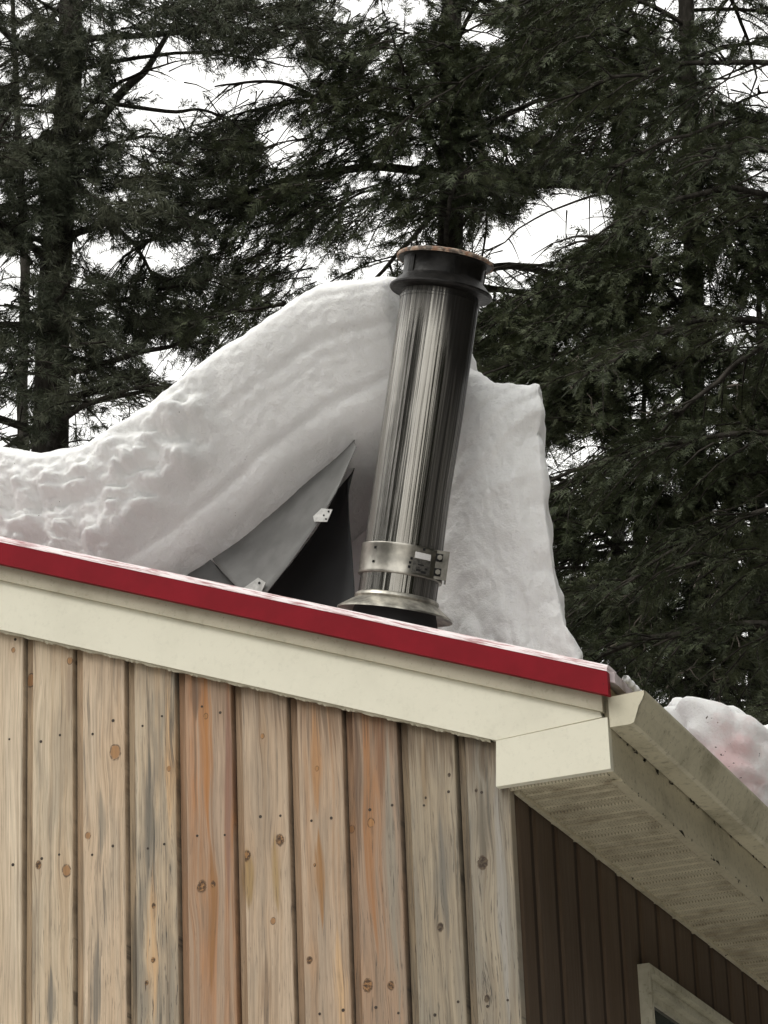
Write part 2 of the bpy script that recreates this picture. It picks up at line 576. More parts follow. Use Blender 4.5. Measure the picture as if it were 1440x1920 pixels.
def steel_mat():
    m, n, l, b = newmat('sooty_stainless_steel')
    g = NG(m)
    o = g.coord('Object')
    X, Y, Z = g.sep(o)
    ang = g.math('ARCTAN2', X, g.math('MULTIPLY', Y, -1.0))
    v = g.comb(g.math('MULTIPLY', ang, 5.0), g.math('MULTIPLY', Z, 0.5), 0.0)
    v2 = g.comb(g.math('MULTIPLY', ang, 15.0), g.math('MULTIPLY', Z, 0.9), 3.0)
    v3 = g.comb(g.math('MULTIPLY', ang, 30.0), g.math('MULTIPLY', Z, 1.6), 7.0)
    st, st2, st3 = g.noise(v, 1.0, 2, 0.5, 0.2), g.noise(v2, 1.0, 2, 0.5, 0.3), g.noise(v3, 1.0, 3, 0.6, 0.3)
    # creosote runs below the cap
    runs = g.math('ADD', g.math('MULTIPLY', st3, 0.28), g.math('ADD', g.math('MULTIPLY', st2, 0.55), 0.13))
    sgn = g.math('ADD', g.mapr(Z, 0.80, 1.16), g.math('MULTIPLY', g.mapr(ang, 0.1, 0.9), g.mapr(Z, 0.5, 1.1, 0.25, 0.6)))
    woods_refl = g.mapr(ang, 0.12, 0.55)  # dark woods' reflection on the right side, painted in along with the soot
    soot_refl = g.mapr(g.math('ADD', runs, g.math('ADD', g.math('MULTIPLY', sgn, 0.40), g.math('MULTIPLY', woods_refl, 0.26))), 0.66, 1.0)
    col = g.mix(soot_refl, (0.35, 0.335, 0.305), (0.016, 0.0145, 0.013))
    col = g.mix(g.math('MULTIPLY', g.mapr(st3, 0.50, 0.70), 0.10), col, (0.10, 0.095, 0.085))
    l.new(col, b.inputs['Base Color'])
    l.new(g.math('SUBTRACT', 1.0, g.math('MULTIPLY', soot_refl, 0.8)), b.inputs['Metallic'])
    l.new(g.math('ADD', g.mapr(st2, 0.3, 0.7, 0.18, 0.24), g.math('MULTIPLY', soot_refl, 0.2)), b.inputs['Roughness'])
    h = g.math('ADD', g.math('MULTIPLY', st, 1.0), g.math('ADD', g.math('MULTIPLY', st2, 0.17), g.math('MULTIPLY', g.noise(o, 5.0, 2), 0.5)))
    g.bump(h, 1.0, 0.0060, b)
    return m


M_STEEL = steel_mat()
M_BAND = simple('brushed_steel_band', (0.50, 0.475, 0.42), 0.34, 1.0, 0.25, 25, 0.1, 60)
M_COLLAR = simple('stained_collar_steel', (0.50, 0.48, 0.42), 0.42, 0.9, 0.5, 22)
M_SOOT = simple('sooty_black_metal', (0.010, 0.009, 0.008), 0.42, 0.0, 0.5, 30, 0.5, 50)
M_SOOT.node_tree.nodes['Principled BSDF'].inputs['Specular IOR Level'].default_value = 0.2
M_GALV = simple('galvanised_sheet', (0.16, 0.16, 0.155), 0.6, 0.15, 0.22, 9, 0.05, 30)
M_GALV_TAB = simple('bright_zinc_bracket', (0.52, 0.52, 0.50), 0.5, 0.2, 0.3, 40)
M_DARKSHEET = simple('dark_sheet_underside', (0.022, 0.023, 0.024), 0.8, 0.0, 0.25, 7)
M_NAIL = simple('rusty_nail', (0.06, 0.045, 0.035), 0.6, 0.5, 0.3, 300)
M_HOLE = simple('dark_hole', (0.01, 0.01, 0.01), 0.9)
M_STICKER = simple('white_label', (0.78, 0.78, 0.76), 0.5)
M_STICKER_DARK = simple('grey_label_plate', (0.16, 0.155, 0.14), 0.5, 0.6, 0.5, 120)
M_WALLCORE = simple('dark_sheathing', (0.035, 0.028, 0.022), 0.9)
M_FRAME = cream_mat('window_vinyl', (0.50, 0.47, 0.36), 0.8)


def rust_mat():
    m, n, l, b = newmat('rust_and_soot')
    g = NG(m)
    P = g.coord('Object')
    f = g.mapr(g.noise(P, 40, 4, 0.7), 0.40, 0.62)
    f2 = g.mapr(g.noise(P, 26, 3, 0.6), 0.45, 0.60)
    c = g.mix(f, (0.26, 0.135, 0.08), (0.40, 0.34, 0.27))
    c = g.mix(g.math('MULTIPLY', f2, 0.85), c, (0.04, 0.032, 0.028))
    l.new(c, b.inputs['Base Color'])
    b.inputs['Roughness'].default_value = 0.75
    g.bump(g.noise(P, 90, 4), 0.5, 0.003, b)
    return m


M_RUST = rust_mat()


def glass_mat():
    m, n, l, b = newmat('window_glass')
    b.inputs['Base Color'].default_value = (0.02, 0.022, 0.026, 1)
    b.inputs['Roughness'].default_value = 0.05
    b.inputs['Specular IOR Level'].default_value = 0.6
    return m


M_GLASS = glass_mat()


def bark_mat(name, a, bcol):
    m, n, l, b = newmat(name)
    g = NG(m)
    P = g.pos()
    f = g.noise(g.scale(P, (14, 14, 4)), 1.0, 5, 0.65)
    l.new(g.mix(g.mapr(f, 0.35, 0.65), a, bcol), b.inputs['Base Color'])
    b.inputs['Roughness'].default_value = 0.95
    b.inputs['Specular IOR Level'].default_value = 0.1
    g.bump(f, 0.7, 0.03, b)
    return m


M_BARK = bark_mat('conifer_bark', (0.018, 0.016, 0.013), (0.05, 0.045, 0.038))
M_TWIG = bark_mat('dead_twig', (0.14, 0.12, 0.10), (0.25, 0.22, 0.19))


def leaf_mat(name, a, bcol, c3):
    m, n, l, b = newmat(name)
    g = NG(m)
    geo = n.new('ShaderNodeNewGeometry')
    rp = geo.outputs['Random Per Island']
    col = g.mix(rp, a, bcol)
    col = g.mix(g.math('MULTIPLY', g.mapr(g.noise(geo.outputs['Position'], 1.3, 3), 0.42, 0.66), 0.7), col, c3)
    l.new(col, b.inputs['Base Color'])
    b.inputs['Roughness'].default_value = 0.65
    b.inputs['Specular IOR Level'].default_value = 0.25
    return m


M_HEMLOCK = leaf_mat('hemlock_needles', (0.023, 0.031, 0.014), (0.056, 0.070, 0.031), (0.072, 0.082, 0.040))
M_PINE = leaf_mat('pine_needles', (0.028, 0.036, 0.021), (0.062, 0.072, 0.042), (0.082, 0.086, 0.054))
M_WOODS = leaf_mat('woods_needles', (0.020, 0.026, 0.015), (0.042, 0.050, 0.026), (0.05, 0.05, 0.026))

# ------------------------------------------------------------------ ground
_g = bmesh.new()
bmesh.ops.create_grid(_g, x_segments=40, y_segments=40, size=400)
for v in _g.verts:
    d = math.hypot(v.co.x, v.co.y)
    v.co.z = 0.12 * math.sin(v.co.x * 0.11 + 1) * math.cos(v.co.y * 0.09) if d > 15 else 0.0
tag(bm_obj('snowy_ground', _g, M_GROUND, smooth=True), 'flat snow covered ground around the house', kind='structure')

# ------------------------------------------------------------------ house
SL = -0.383                      # roof slope along +x


def zr(x):                       # top line of the red rake trim
    return 4.878 + SL * (x - 0.353)


XL, YB = -4.6, 7.0               # ridge, back of the house
house = empty('house')
tag(house, 'wooden house corner with red metal roof, cream trim and vertical board siding', 'house')

# wall core behind the boards
prism('wall', [(XL, 0.039, 0), (-0.039, 0.039, 0), (-0.039, 0.039, zr(-0.03) - 0.16), (XL, 0.039, zr(XL) - 0.16)], (0, YB - 0.1, 0), M_WALLCORE, house)


# gable boards
def board_profile(w, lip=0.034, rec=0.019):
    # (x, y): y=0 face, + is inwards; seen from outside, left to right
    return [(0.0075, 0.040), (0.0075, rec), (lip - 0.004, rec - 0.0005), (lip + 0.004, 0.0015), (lip + 0.008, 0.0),
            (w - 0.005, 0.0), (w - 0.0015, 0.0015), (w, 0.005), (w, 0.040)]


def make_board(name, x0, w, zb, ztop, mat, props, parent, rotz=0.0, loc=None, lip=0.032, rec=0.019):
    """vertical board; ztop(x_local) gives the cut of its top"""
    pr = board_profile(w, lip, rec)
    V, Fc = [], []
    n = len(pr)
    for x, y in pr:
        V.append((x, y, zb))
    for x, y in pr:
        V.append((x, y, ztop(x)))
    for i in range(n - 1):
        Fc.append((i, i + 1, n + i + 1, n + i))
    Fc.append((n - 1, 0, n, 2 * n - 1))
    Fc.append(tuple(range(n))[::-1])
    Fc.append(tuple(range(n, 2 * n)))
    o = pymesh(name, V, Fc, mat, parent, loc=loc if loc is not None else (x0, 0, 0))
    o.rotation_euler.z = rotz
    for k, v in props.items():
        o[k] = v
    for k in range(1, 5):
        if 'stain%d' % k not in props:
            o['stain%d' % k] = [9.0, -9.0, 0.01]
            o['stain_colour%d' % k] = [0.3, 0.2, 0.1]
        if 'knot%d' % k not in props:
            o['knot%d' % k] = [9.0, -9.0, 0.001]
    return o


def nails(parent, pts):
    V, Fc = [], []
    for (x, z, r) in pts:
        i0 = len(V)
        m = 8
        for k in range(m):
            a = 2 * math.pi * k / m
            V.append((x + r * math.cos(a), -0.0012, z + r * math.sin(a)))
        for k in range(m):
            a = 2 * math.pi * k / m
            V.append((x + r * 1.1 * math.cos(a), 0.001, z + r * 1.1 * math.sin(a)))
        Fc.append(tuple(range(i0, i0 + m))[::-1])
        for k in range(m):
            j = (k + 1) % m
            Fc.append((i0 + k, i0 + j, i0 + m + j, i0 + m + k))
    o = pymesh('nail_heads', V, Fc, M_NAIL, parent)
    o['kind'] = 'stuff'
    return o


def kn(px, py, rpx):
    p = aty(px, py, 0)
    return (p[0], p[2], rpx * 0.70 / 590.0)


edges_px = [(-260, 1500), (-159, 1500), (-59, 1500), (42, 1500), (136.3, 1500), (234.4, 1500), (330.2, 1500), (436.7, 1500), (541.3, 1500), (645.3, 1500), (748.8, 1500), (856.2, 1500)]
EX = [aty(a, b, 0)[0] for a, b in edges_px] + [0.0]
lin = lambda *c: c
tan_, pale, warm, grayw = (0.62, 0.48, 0.34), (0.74, 0.62, 0.465), (0.40, 0.265, 0.165), (0.36, 0.315, 0.235)
OR, BR, RD = (0.43, 0.185, 0.065), (0.20, 0.105, 0.055), (0.27, 0.12, 0.06)
spec = [  # tint, streak, amount, gray, mildew, knots(px), label
    (pale, tan_, 0.5, 0.25, 0.4, [], None),
    (tan_, pale, 0.5, 0.3, 0.4, [], None),
    (pale, tan_, 0.4, 0.15, 0.25, [(25, 1219, 6)], None),
    ((0.68, 0.565, 0.415), (0.44, 0.31, 0.19), 0.5, 0.35, 0.6, [(53, 1272, 13), (131, 1239, 8), (72, 1622, -9), (125, 1632, 12)], None),
    ((0.70, 0.56, 0.41), (0.48, 0.34, 0.22), 0.5, 0.3, 0.8, [(216, 1411, 15), (165, 1567, 8)], None),
    ((0.58, 0.485, 0.36), (0.56, 0.36, 0.18), 0.35, 0.75, 1.0, [(317, 1441, 6), (288, 1698, -6), (287, 1800, -6), (275, 1843, -5)], 'board with grey weathered streaks and a pale sapwood wedge'),
    ((0.48, 0.35, 0.25), OR, 1.0, 0.15, 0.35, [(378, 1662, -13), (386, 1343, 6), (400, 1658, -7)], 'board stained strong orange near the eaves'),
    ((0.56, 0.435, 0.315), (0.42, 0.28, 0.165), 0.6, 0.3, 0.6, [(492, 1380, 6), (462, 1604, -11), (525, 1575, -12), (512, 1727, 7)], None),
    ((0.54, 0.41, 0.295), (0.42, 0.235, 0.115), 0.7, 0.3, 0.55, [(594, 1441, 5), (580, 1800, -8), (590, 1622, -4)], None),
    ((0.43, 0.31, 0.22), (0.36, 0.17, 0.07), 1.0, 0.4, 0.8, [(696, 1543, 9), (655, 1552, 8), (690, 1848, -13), (733, 1848, -9)], 'darker board with rusty orange streaks and two knots'),
    ((0.43, 0.37, 0.275), (0.27, 0.215, 0.15), 0.6, 0.6, 0.75, [(826, 1738, -9), (842, 1453, -4), (798, 1496, -3)], None),
    ((0.38, 0.33, 0.25), (0.22, 0.175, 0.12), 0.5, 0.9, 0.85, [(905, 1618, -14), (913, 1872, -7), (893, 1482, -4)], 'grey corner board with a dark hollow knot'),
]
def zbot(x):
    return BOT[0][2] + _bs * (x - BOT[0][0])


ORANGE, RUST, SLATE, STRAW, UMBER = (0.50, 0.225, 0.075), (0.34, 0.165, 0.06), (0.20, 0.19, 0.165), (0.74, 0.50, 0.28), (0.16, 0.10, 0.065)
STAINS = {                       # photo column, row, half length in px, colour
    3: [(95, 1880, 70, SLATE), (60, 1800, 120, (0.40, 0.33, 0.24)), (130, 1300, 60, (0.42, 0.33, 0.24))],
    4: [(178, 1850, 110, SLATE), (190, 1545, 70, (0.33, 0.29, 0.23)), (150, 1700, 160, (0.42, 0.35, 0.26))],
    5: [(276, 1525, 140, (0.17, 0.165, 0.145)), (319, 1420, 150, STRAW), (287, 1780, 170, STRAW), (246, 1800, 150, SLATE)],
    6: [(386, 1390, 190, ORANGE), (426, 1480, 240, (0.30, 0.17, 0.13)), (366, 1300, 60, UMBER), (395, 1720, 150, RUST)],
    7: [(462, 1650, 60, (0.40, 0.27, 0.11)), (521, 1640, 80, (0.42, 0.29, 0.13)), (500, 1860, 80, (0.34, 0.24, 0.16))],
    8: [(592, 1420, 120, (0.50, 0.27, 0.12)), (601, 1650, 95, (0.38, 0.19, 0.06)), (637, 1850, 120, STRAW)],
    9: [(697, 1590, 230, (0.42, 0.20, 0.08)), (669, 1480, 180, UMBER), (715, 1400, 110, (0.26, 0.14, 0.08)), (738, 1640, 300, (0.36, 0.33, 0.27))],
    10: [(800, 1450, 70, (0.33, 0.25, 0.16)), (835, 1640, 120, SLATE), (780, 1720, 150, (0.26, 0.235, 0.19))],
    11: [(902, 1545, 80, (0.16, 0.145, 0.115)), (878, 1700, 170, (0.24, 0.215, 0.17)), (940, 1700, 260, (0.40, 0.39, 0.36)), (905, 1420, 50, (0.17, 0.14, 0.10))],
}
pitch = 0.187
xs = list(EX)
specs = list(spec)
while xs[0] > XL + 0.1:          # carry the siding on to the left
    xs.insert(0, xs[0] - pitch)
    b0 = random.choice(spec[:9])
    specs.insert(0, b0[:5] + ([], None))
for i in range(len(xs) - 1):
    x0, x1 = xs[i], xs[i + 1]
    w = x1 - x0
    t, st, am, gy, ml, kl, lab = specs[i]
    pr = dict(seed=float(i * 1.37 + 0.5), tint=list(t), streak=list(st), streak_amount=am, gray=gy, mildew=ml, knot_colour=[0.40, 0.205, 0.08] if i < len(xs) - 3 else [0.10, 0.072, 0.045])
    for k, q in enumerate(kl[:4]):
        kx, kz, kr = kn(*q)
        pr['knot%d' % (k + 1)] = [float(kx - x0), float(kz), float(kr)]
    for k, (sx, sy, sl, sc_) in enumerate(STAINS.get(i - (len(xs) - 13), ())[:4]):
        sp_ = aty(sx, sy, 0)
        pr['stain%d' % (k + 1)] = [float(sp_[0] - x0), float(sp_[2]), sl / 590.0]
        pr['stain_colour%d' % (k + 1)] = list(sc_)
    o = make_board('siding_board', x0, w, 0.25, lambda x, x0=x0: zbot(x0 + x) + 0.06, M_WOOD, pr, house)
    if lab: o['label'] = lab
    if x0 > -2.2:
        npts = []
        for rowz in (3.92, 4.57, 4.98, 5.33, 3.3):
            if rowz > zbot(x0 + w * 0.5) - 0.03: continue
            for fx in (0.42, 0.80):
                npts.append((w * (fx + random.uniform(-0.07, 0.07)), rowz + random.uniform(-0.03, 0.03), random.uniform(0.0036, 0.0054)))
        nails(o, npts)

# rake: red trim with a turned top hem, cream strip, cream board
XR = 0.353
rk = lambda name, x0, x1, z0, z1, yf, yb, mat, bevel=0.003: prism(
    name, [(x0, yf, zr(x0) + z0), (x1, yf, zr(x1) + z0), (x1, yf, zr(x1) + z1), (x0, yf, zr(x0) + z1)], (0, yb - yf, 0), mat, house, bevel)
rake = rk('rake_trim', XL, XR, -0.100, -0.025, -0.075, -0.050, M_RED, 0.003)
bm = bmesh.new()                 # hem: leans back over the roof edge
hp = lambda x: [(x, -0.0765, zr(x) - 0.0245), (x, -0.072, zr(x) - 0.012), (x, -0.062, zr(x) - 0.001), (x, -0.045, zr(x) + 0.002), (x, 0.02, zr(x) + 0.002), (x, 0.02, zr(x) - 0.0245)]
add_prism(bm, hp(XL), hp(XR))
bm_obj('rake_hem', bm, M_RED_FROST, house)
prism('rake_strip', [(XL, -0.045, zr(XL) - 0.150), (0.322, -0.045, zr(0.322) - 0.150), (0.322, -0.045, zr(0.322) - 0.06), (XL, -0.045, zr(XL) - 0.06)],
      (0, 0.03, 0), M_CREAM_STRIP, house, 0.002)
pa, pb, pc = aty(930, 1388, -0.03), aty(1130, 1345, -0.03), aty(1127, 1338, -0.03)
prism('rake_board', [(XL, -0.030, zbot(XL)), (pa[0], -0.030, pa[2]), (pb[0] - 0.002, -0.030, pb[2] + 0.001), (pc[0] - 0.002, -0.030, zr(pc[0]) - 0.149), (XL, -0.030, zr(XL) - 0.149)],
      (0, 0.029, 0), M_CREAM, house, 0.002)
# rough caulk bead along the lower edge of the rake board
V = []
for k in range(260):
    x = -2.3 + (pa[0] + 2.28) * k / 259
    d = 0.004 + 0.007 * abs(math.sin(k * 1.7) * math.sin(k * 0.37 + 1)) + random.uniform(0, 0.003)
    V += [(x, -0.026, zbot(x) + 0.002), (x, -0.022, zbot(x) - d), (x, 0.0, zbot(x) - d * 0.6)]
Fc = []
for k in range(259):
    for j in (0, 1):
        Fc.append((3 * k + j, 3 * k + 3 + j, 3 * k + 4 + j, 3 * k + 1 + j))
pymesh('caulk_bead', V, Fc, M_CREAM_STRIP, house)

# cornice return
XF = 0.333
q = [aty(930, 1475, -0.036), aty(1146, 1441, -0.036), aty(1130, 1346, -0.036), aty(930, 1389, -0.036)]
q[1][0] = XF
q[2] = np.array([q[2][0], -0.036, q[2][2]])
ret = bm = bmesh.new()
tl = q[2].copy()
tr = np.array([XF, -0.036, q[2][2] + (XF - q[2][0]) * -0.02])
add_prism(bm, [q[0], q[1], tr, tl, q[3]], [p + np.array([0, 0.030, 0]) for i, p in enumerate([q[0], q[1], tr, tl, q[3]])])
bm_obj('cornice_return', bm, M_CREAM, house, bevel=0.0025)

# roof: two slopes of ribbed red steel
def roof_slope(name, side):
    x1 = 0.368 if side > 0 else XL - (0.368 - XL)
    z1 = zr(0.368)
    bm = bmesh.new()
    pts = [(XL, -0.048, zr(XL) - 0.016), (x1, -0.048, z1 - 0.016), (x1, -0.048, z1 - 0.050), (XL, -0.048, zr(XL) - 0.050)]
    add_prism(bm, pts, [(a, YB, c) for a, b, c in pts])
    o = bm_obj(name, bm, M_ROOF_FROST, house)
    for k in range(17):          # standing ribs run down the slope
        y = 0.33 + 0.40 * k
        if y > YB - 0.1: break
        prism('roof_rib', [(XL, y, zr(XL) - 0.017), (x1 + (0.3 if side < 0 else -0.3), y, z1 + 0.115 - 0.017), (x1 + (0.3 if side < 0 else -0.3), y, z1 + 0.115 + 0.010), (XL, y, zr(XL) + 0.010)], (0, 0.03, 0), M_RED, o)
    return o


roof_slope('roof', 1)
roof_slope('roof', -1)
# icy crust hanging on at the eave corner
V = []
for k in range(15):
    t = k / 14
    p = np.array([0.378 + 0.030 * t, 0.02 + 0.10 * t, zr(0.39) - 0.004 - 0.045 * t])
    w = 0.008 + 0.005 * abs(math.sin(k * 2.1))
    for a in range(6):
        V.append(p + np.array([w * math.cos(a * 1.047), w * 0.6 * math.sin(a * 1.047), w * math.sin(a * 1.047)]))
Fc = [(6 * k + a, 6 * k + (a + 1) % 6, 6 * k + 6 + (a + 1) % 6, 6 * k + 6 + a) for k in range(14) for a in range(6)]
o = pymesh('ice_crust', V, Fc, M_SNOW, house, True)
o['kind'] = 'stuff'

# fascia, soffit
ZS0, ZS1 = q[0][2], q[1][2]      # soffit height at the wall and at the fascia
ZFT = 4.83
prism('fascia_board', [(XF - 0.018, -0.0055, ZS1 - 0.004), (XF - 0.001, -0.0055, ZS1 - 0.004), (XF - 0.001, -0.0055, ZFT), (XF - 0.018, -0.0055, ZFT)], (0, YB, 0), M_FASCIA, house, 0.002)
# lower fold of the fascia where it laps the soffit
prism('fascia_lip', [(XF - 0.030, 0.067, ZS1 - 0.010), (XF + 0.002, 0.067, ZS1 - 0.010), (XF + 0.002, 0.067, ZS1 - 0.004), (XF - 0.030, 0.067, ZS1 - 0.004)], (0, YB - 0.08, 0), M_FASCIA, house)
pw = 0.152
y = 0.0
while y < YB - 0.2:
    a0, a1 = y + 0.0015, y + pw - 0.0015
    prof = [(a0, 0.0), (a0 + 0.006, -0.006), (a0 + 0.016, -0.006), (a0 + 0.024, 0.0), (a0 + pw * 0.55, 0.0), (a0 + pw * 0.55 + 0.008, -0.005), (a0 + pw * 0.55 + 0.018, -0.005), (a0 + pw * 0.55 + 0.026, 0.0), (a1, 0.0)]
    V, Fc = [], []
    n = len(prof)
    for x, zz in ((-0.01, ZS0 + 0.001), (XF - 0.022, ZS1 + 0.001)):
        for (yy, dz) in prof:
            V.append((x, yy, zz + dz))
    for x, zz in ((-0.01, ZS0 + 0.009), (XF - 0.022, ZS1 + 0.009)):
        for (yy, dz) in prof:
            V.append((x, yy, zz))
    for i in range(n - 1):
        Fc.append((i, i + 1, n + i + 1, n + i))
        Fc.append((2 * n + i, 3 * n + i, 3 * n + i + 1, 2 * n + i + 1))
    Fc.append((0, n, 3 * n, 2 * n))
    Fc.append((n - 1, 3 * n - 1, 4 * n - 1, 2 * n - 1))
    pymesh('soffit_panel', V, Fc, M_SOFFIT, house)
    y += pw
box('soffit_molding', (0.006, 0.03, ZS0 - 0.012), (0.022, YB - 0.1, ZS0 - 0.001), M_FASCIA, house, 0.002)

# bits of moss and dirt caught along the joints under the gutter
VV_, TT_, off_ = [], [], 0
for k in range(90):
    yy = random.uniform(0.05, 3.2) ** 1.0
    w_ = random.choice((0, 0, 1, 1, 2))
    c = ((XF + 0.002, yy, ZS1 - 0.008), (XF + 0.003, yy, 4.689), (0.02, yy, ZS0 - 0.006))[w_]
    m_ = 7
    r_ = random.uniform(0.002, 0.0055) * (1.6 if random.random() < 0.15 else 1)
    P_ = np.array([[c[0] + random.gauss(0, r_ * 0.5), c[1] + random.gauss(0, r_ * 1.6), c[2] + random.gauss(0, r_)] for _ in range(m_)])
    VV_.append(P_)
    TT_.append(np.array([[0, 1, 2], [0, 2, 3], [1, 3, 4], [2, 4, 5], [3, 5, 6], [0, 4, 6]]) + off_)
    off_ += m_
o = trimesh('moss_bits', np.concatenate(VV_), np.concatenate(TT_), simple('black_moss', (0.035, 0.03, 0.018), 0.9), house)
o['kind'] = 'stuff'

# gutter: K profile with an open top
gp = [aty(*p, -0.03) for p in ((1134, 1365), (1181, 1361), (1190, 1355), (1200, 1315), (1209, 1294), (1131, 1306))]
gx = [(p[0], p[2]) for p in gp]
xb = XF + 0.004
zb_ = gx[0][1]
zt_ = gx[4][1]
outer = [(xb, zt_ - 0.004), (xb, zb_), (gx[1][0], zb_), (gx[2][0] - 0.003, zb_ + 0.004), (gx[2][0] + 0.002, zb_ + 0.014), (gx[3][0] - 0.002, zt_ - 0.045), (gx[4][0] - 0.006, zt_ - 0.024), (gx[4][0], zt_ - 0.010), (gx[4][0], zt_), (gx[4][0] - 0.012, zt_)]
th = 0.0025
inner = [(gx[4][0] - 0.012, zt_ - 0.004), (gx[4][0] - th, zt_ - 0.004), (gx[4][0] - th, zt_ - 0.009), (gx[4][0] - 0.006 - th, zt_ - 0.024), (gx[3][0] - 0.002 - th, zt_ - 0.045), (gx[2][0] + 0.002 - th, zb_ + 0.016), (gx[2][0] - 0.003 - th, zb_ + 0.007), (gx[1][0], zb_ + th), (xb + th, zb_ + th), (xb + th, zt_ - 0.004)]
bm = bmesh.new()
loop = outer + inner
NS = 60
rings_ = []
for k in range(NS + 1):
    yy = -0.026 + (YB + 0.026) * k / NS
    rings_.append([bm.verts.new((x, yy, z + 0.0025 * math.sin(yy * 2.3))) for x, z in loop])
for k in range(NS):
    A, B = rings_[k], rings_[k + 1]
    for i in range(len(loop)):
        j = (i + 1) % len(loop)
        bm.faces.new((A[i], A[j], B[j], B[i]))
gutter = bm_obj('gutter', bm, M_GUTTER, house)
bm = bmesh.new()
cap_poly = [(x - (0.003 if i > 4 else 0), -0.030, z) for i, (x, z) in enumerate(outer)]
add_prism(bm, cap_poly, [(a, -0.0265, c) for a, b, c in cap_poly])
bm_obj('end_cap', bm, M_GUTTER_CAP, gutter)

# side wall: brown boards, window
WY0, WY1, WZ0, WZ1 = 1.205, 2.32, 3.05, 4.286
ys = [0.018, 0.176] + [0.176 + 0.2125 * k for k in range(1, 32)]
i = 0
for k in range(len(ys) - 1):
    y0, y1 = ys[k], ys[k + 1]
    if y1 > YB - 0.05: break
    w = y1 - y0
    v = random.uniform(0.85, 1.15)
    pr = dict(seed=float(50 + k * 1.7), tint=[0.082 * v, 0.052 * v, 0.028 * v], streak=[0.080 * v, 0.052 * v, 0.034 * v], streak_amount=0.6, gray=0.05, mildew=0.15, knot_colour=[0.05, 0.03, 0.02])
    segs = [(0.25, ZS0 + 0.02)]
    if y1 > WY0 and y0 < WY1:
        segs = [(0.25, WZ0 + 0.02), (WZ1 - 0.02, ZS0 + 0.02)]
        if y0 < WY0 - 0.03 or y1 > WY1 + 0.03:
            segs = [(0.25, ZS0 + 0.02)]
    for (a, b_) in segs:
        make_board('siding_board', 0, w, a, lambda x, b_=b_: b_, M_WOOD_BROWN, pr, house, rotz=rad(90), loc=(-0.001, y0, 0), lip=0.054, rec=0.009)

win = empty('window')
win.parent = house
win.location = (0, WY0, WZ0)
_w, _h = WY1 - WY0, WZ1 - WZ0


def frame_rect(name, a, b_, c, d, x0, x1, t, mat, parent, bevel=0.002):
    """rectangular ring in the YZ plane (a..b along y, c..d along z), thickness t, from depth x0 to x1"""
    bm = bmesh.new()
    add_box(bm, (x0, a, c), (x1, a + t, d))
    add_box(bm, (x0, b_ - t, c), (x1, b_, d))
    add_box(bm, (x0, a + t, d - t), (x1, b_ - t, d))
    add_box(bm, (x0, a + t, c), (x1, b_ - t, c + t))
    return bm_obj(name, bm, mat, parent, bevel=bevel)


frame_rect('frame', 0, _w, 0, _h, -0.03, 0.040, 0.026, M_FRAME, win)
frame_rect('frame', 0.025, _w - 0.025, 0.025, _h - 0.025, -0.03, 0.012, 0.018, M_FRAME, win)
frame_rect('sash', 0.044, _w - 0.044, 0.044, _h - 0.044, -0.03, 0.022, 0.020, M_FRAME, win)
frame_rect('sash', 0.065, _w - 0.065, 0.065, _h - 0.065, -0.03, -0.006, 0.026, M_FRAME, win)
bm = bmesh.new()
add_box(bm, (-0.028, 0.088, 0.088), (-0.020, _w - 0.088, _h - 0.088))
bm_obj('pane', bm, M_GLASS, win)

# ------------------------------------------------------------------ chimney
P_top = aty(825, 560, 0.27)
P_bot = aty(762, 1000, 0.375)
ax = P_top - P_bot
ax /= np.linalg.norm(ax)
B0 = P_bot - ax * 0.30
vx = CAMR[0] - ax * (CAMR[0] @ ax)
vx /= np.linalg.norm(vx)
vy = np.cross(ax, vx)
chim = empty('chimney_pipe')
chim.matrix_world = Matrix(((vx[0], vy[0], ax[0], B0[0]), (vx[1], vy[1], ax[1], B0[1]), (vx[2], vy[2], ax[2], B0[2]), (0, 0, 0, 1)))
tag(chim, 'leaning sooty stainless steel chimney pipe with black cap, pushed over by snow', 'chimney')


def s_at(py):
    """distance up the axis where the axis appears at photo row py"""
    lo, hi = -0.6, 2.2
    for _ in range(50):
        mid = (lo + hi) / 2
        if proj(B0 + ax * mid)[1] > py: lo = mid
        else: hi = mid
    return lo


pxm = FPX / ((P_bot + P_top) / 2 - CAMP).dot(CAMR[2])
R0 = 74.5 / pxm
s_col0, s_col1 = s_at(1150), s_at(1127)
s_b0, s_b1 = s_at(1086), s_at(1031)
s_seam, s_fl, s_lid = s_at(566), s_at(546), s_at(491)
# long pipe with a slight bend of the wall where the snow presses
n, m = 96, 40
V, Fc = [], []
for i in range(m + 1):
    z = s_b0 + 0.02 + (s_seam - s_b0 - 0.02) * i / m
    for k in range(n):
        a = 2 * math.pi * k / n
        dent = -0.006 * math.exp(-((z - 0.42) / 0.2) ** 2) * max(0, math.cos(a - 1.3)) ** 2
        V.append(((R0 + dent) * math.sin(a), -(R0 + dent) * math.cos(a), z))
for i in range(m):
    for k in range(n):
        j = (k + 1) % n
        Fc.append((i * n + k, i * n + j, (i + 1) * n + j, (i + 1) * n + k))
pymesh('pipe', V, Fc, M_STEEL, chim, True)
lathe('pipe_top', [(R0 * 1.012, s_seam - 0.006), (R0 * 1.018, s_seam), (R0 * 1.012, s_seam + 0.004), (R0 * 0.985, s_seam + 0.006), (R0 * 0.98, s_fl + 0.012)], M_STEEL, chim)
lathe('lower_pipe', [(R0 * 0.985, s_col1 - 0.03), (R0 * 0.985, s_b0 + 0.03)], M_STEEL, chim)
Rb = R0 * 1.055
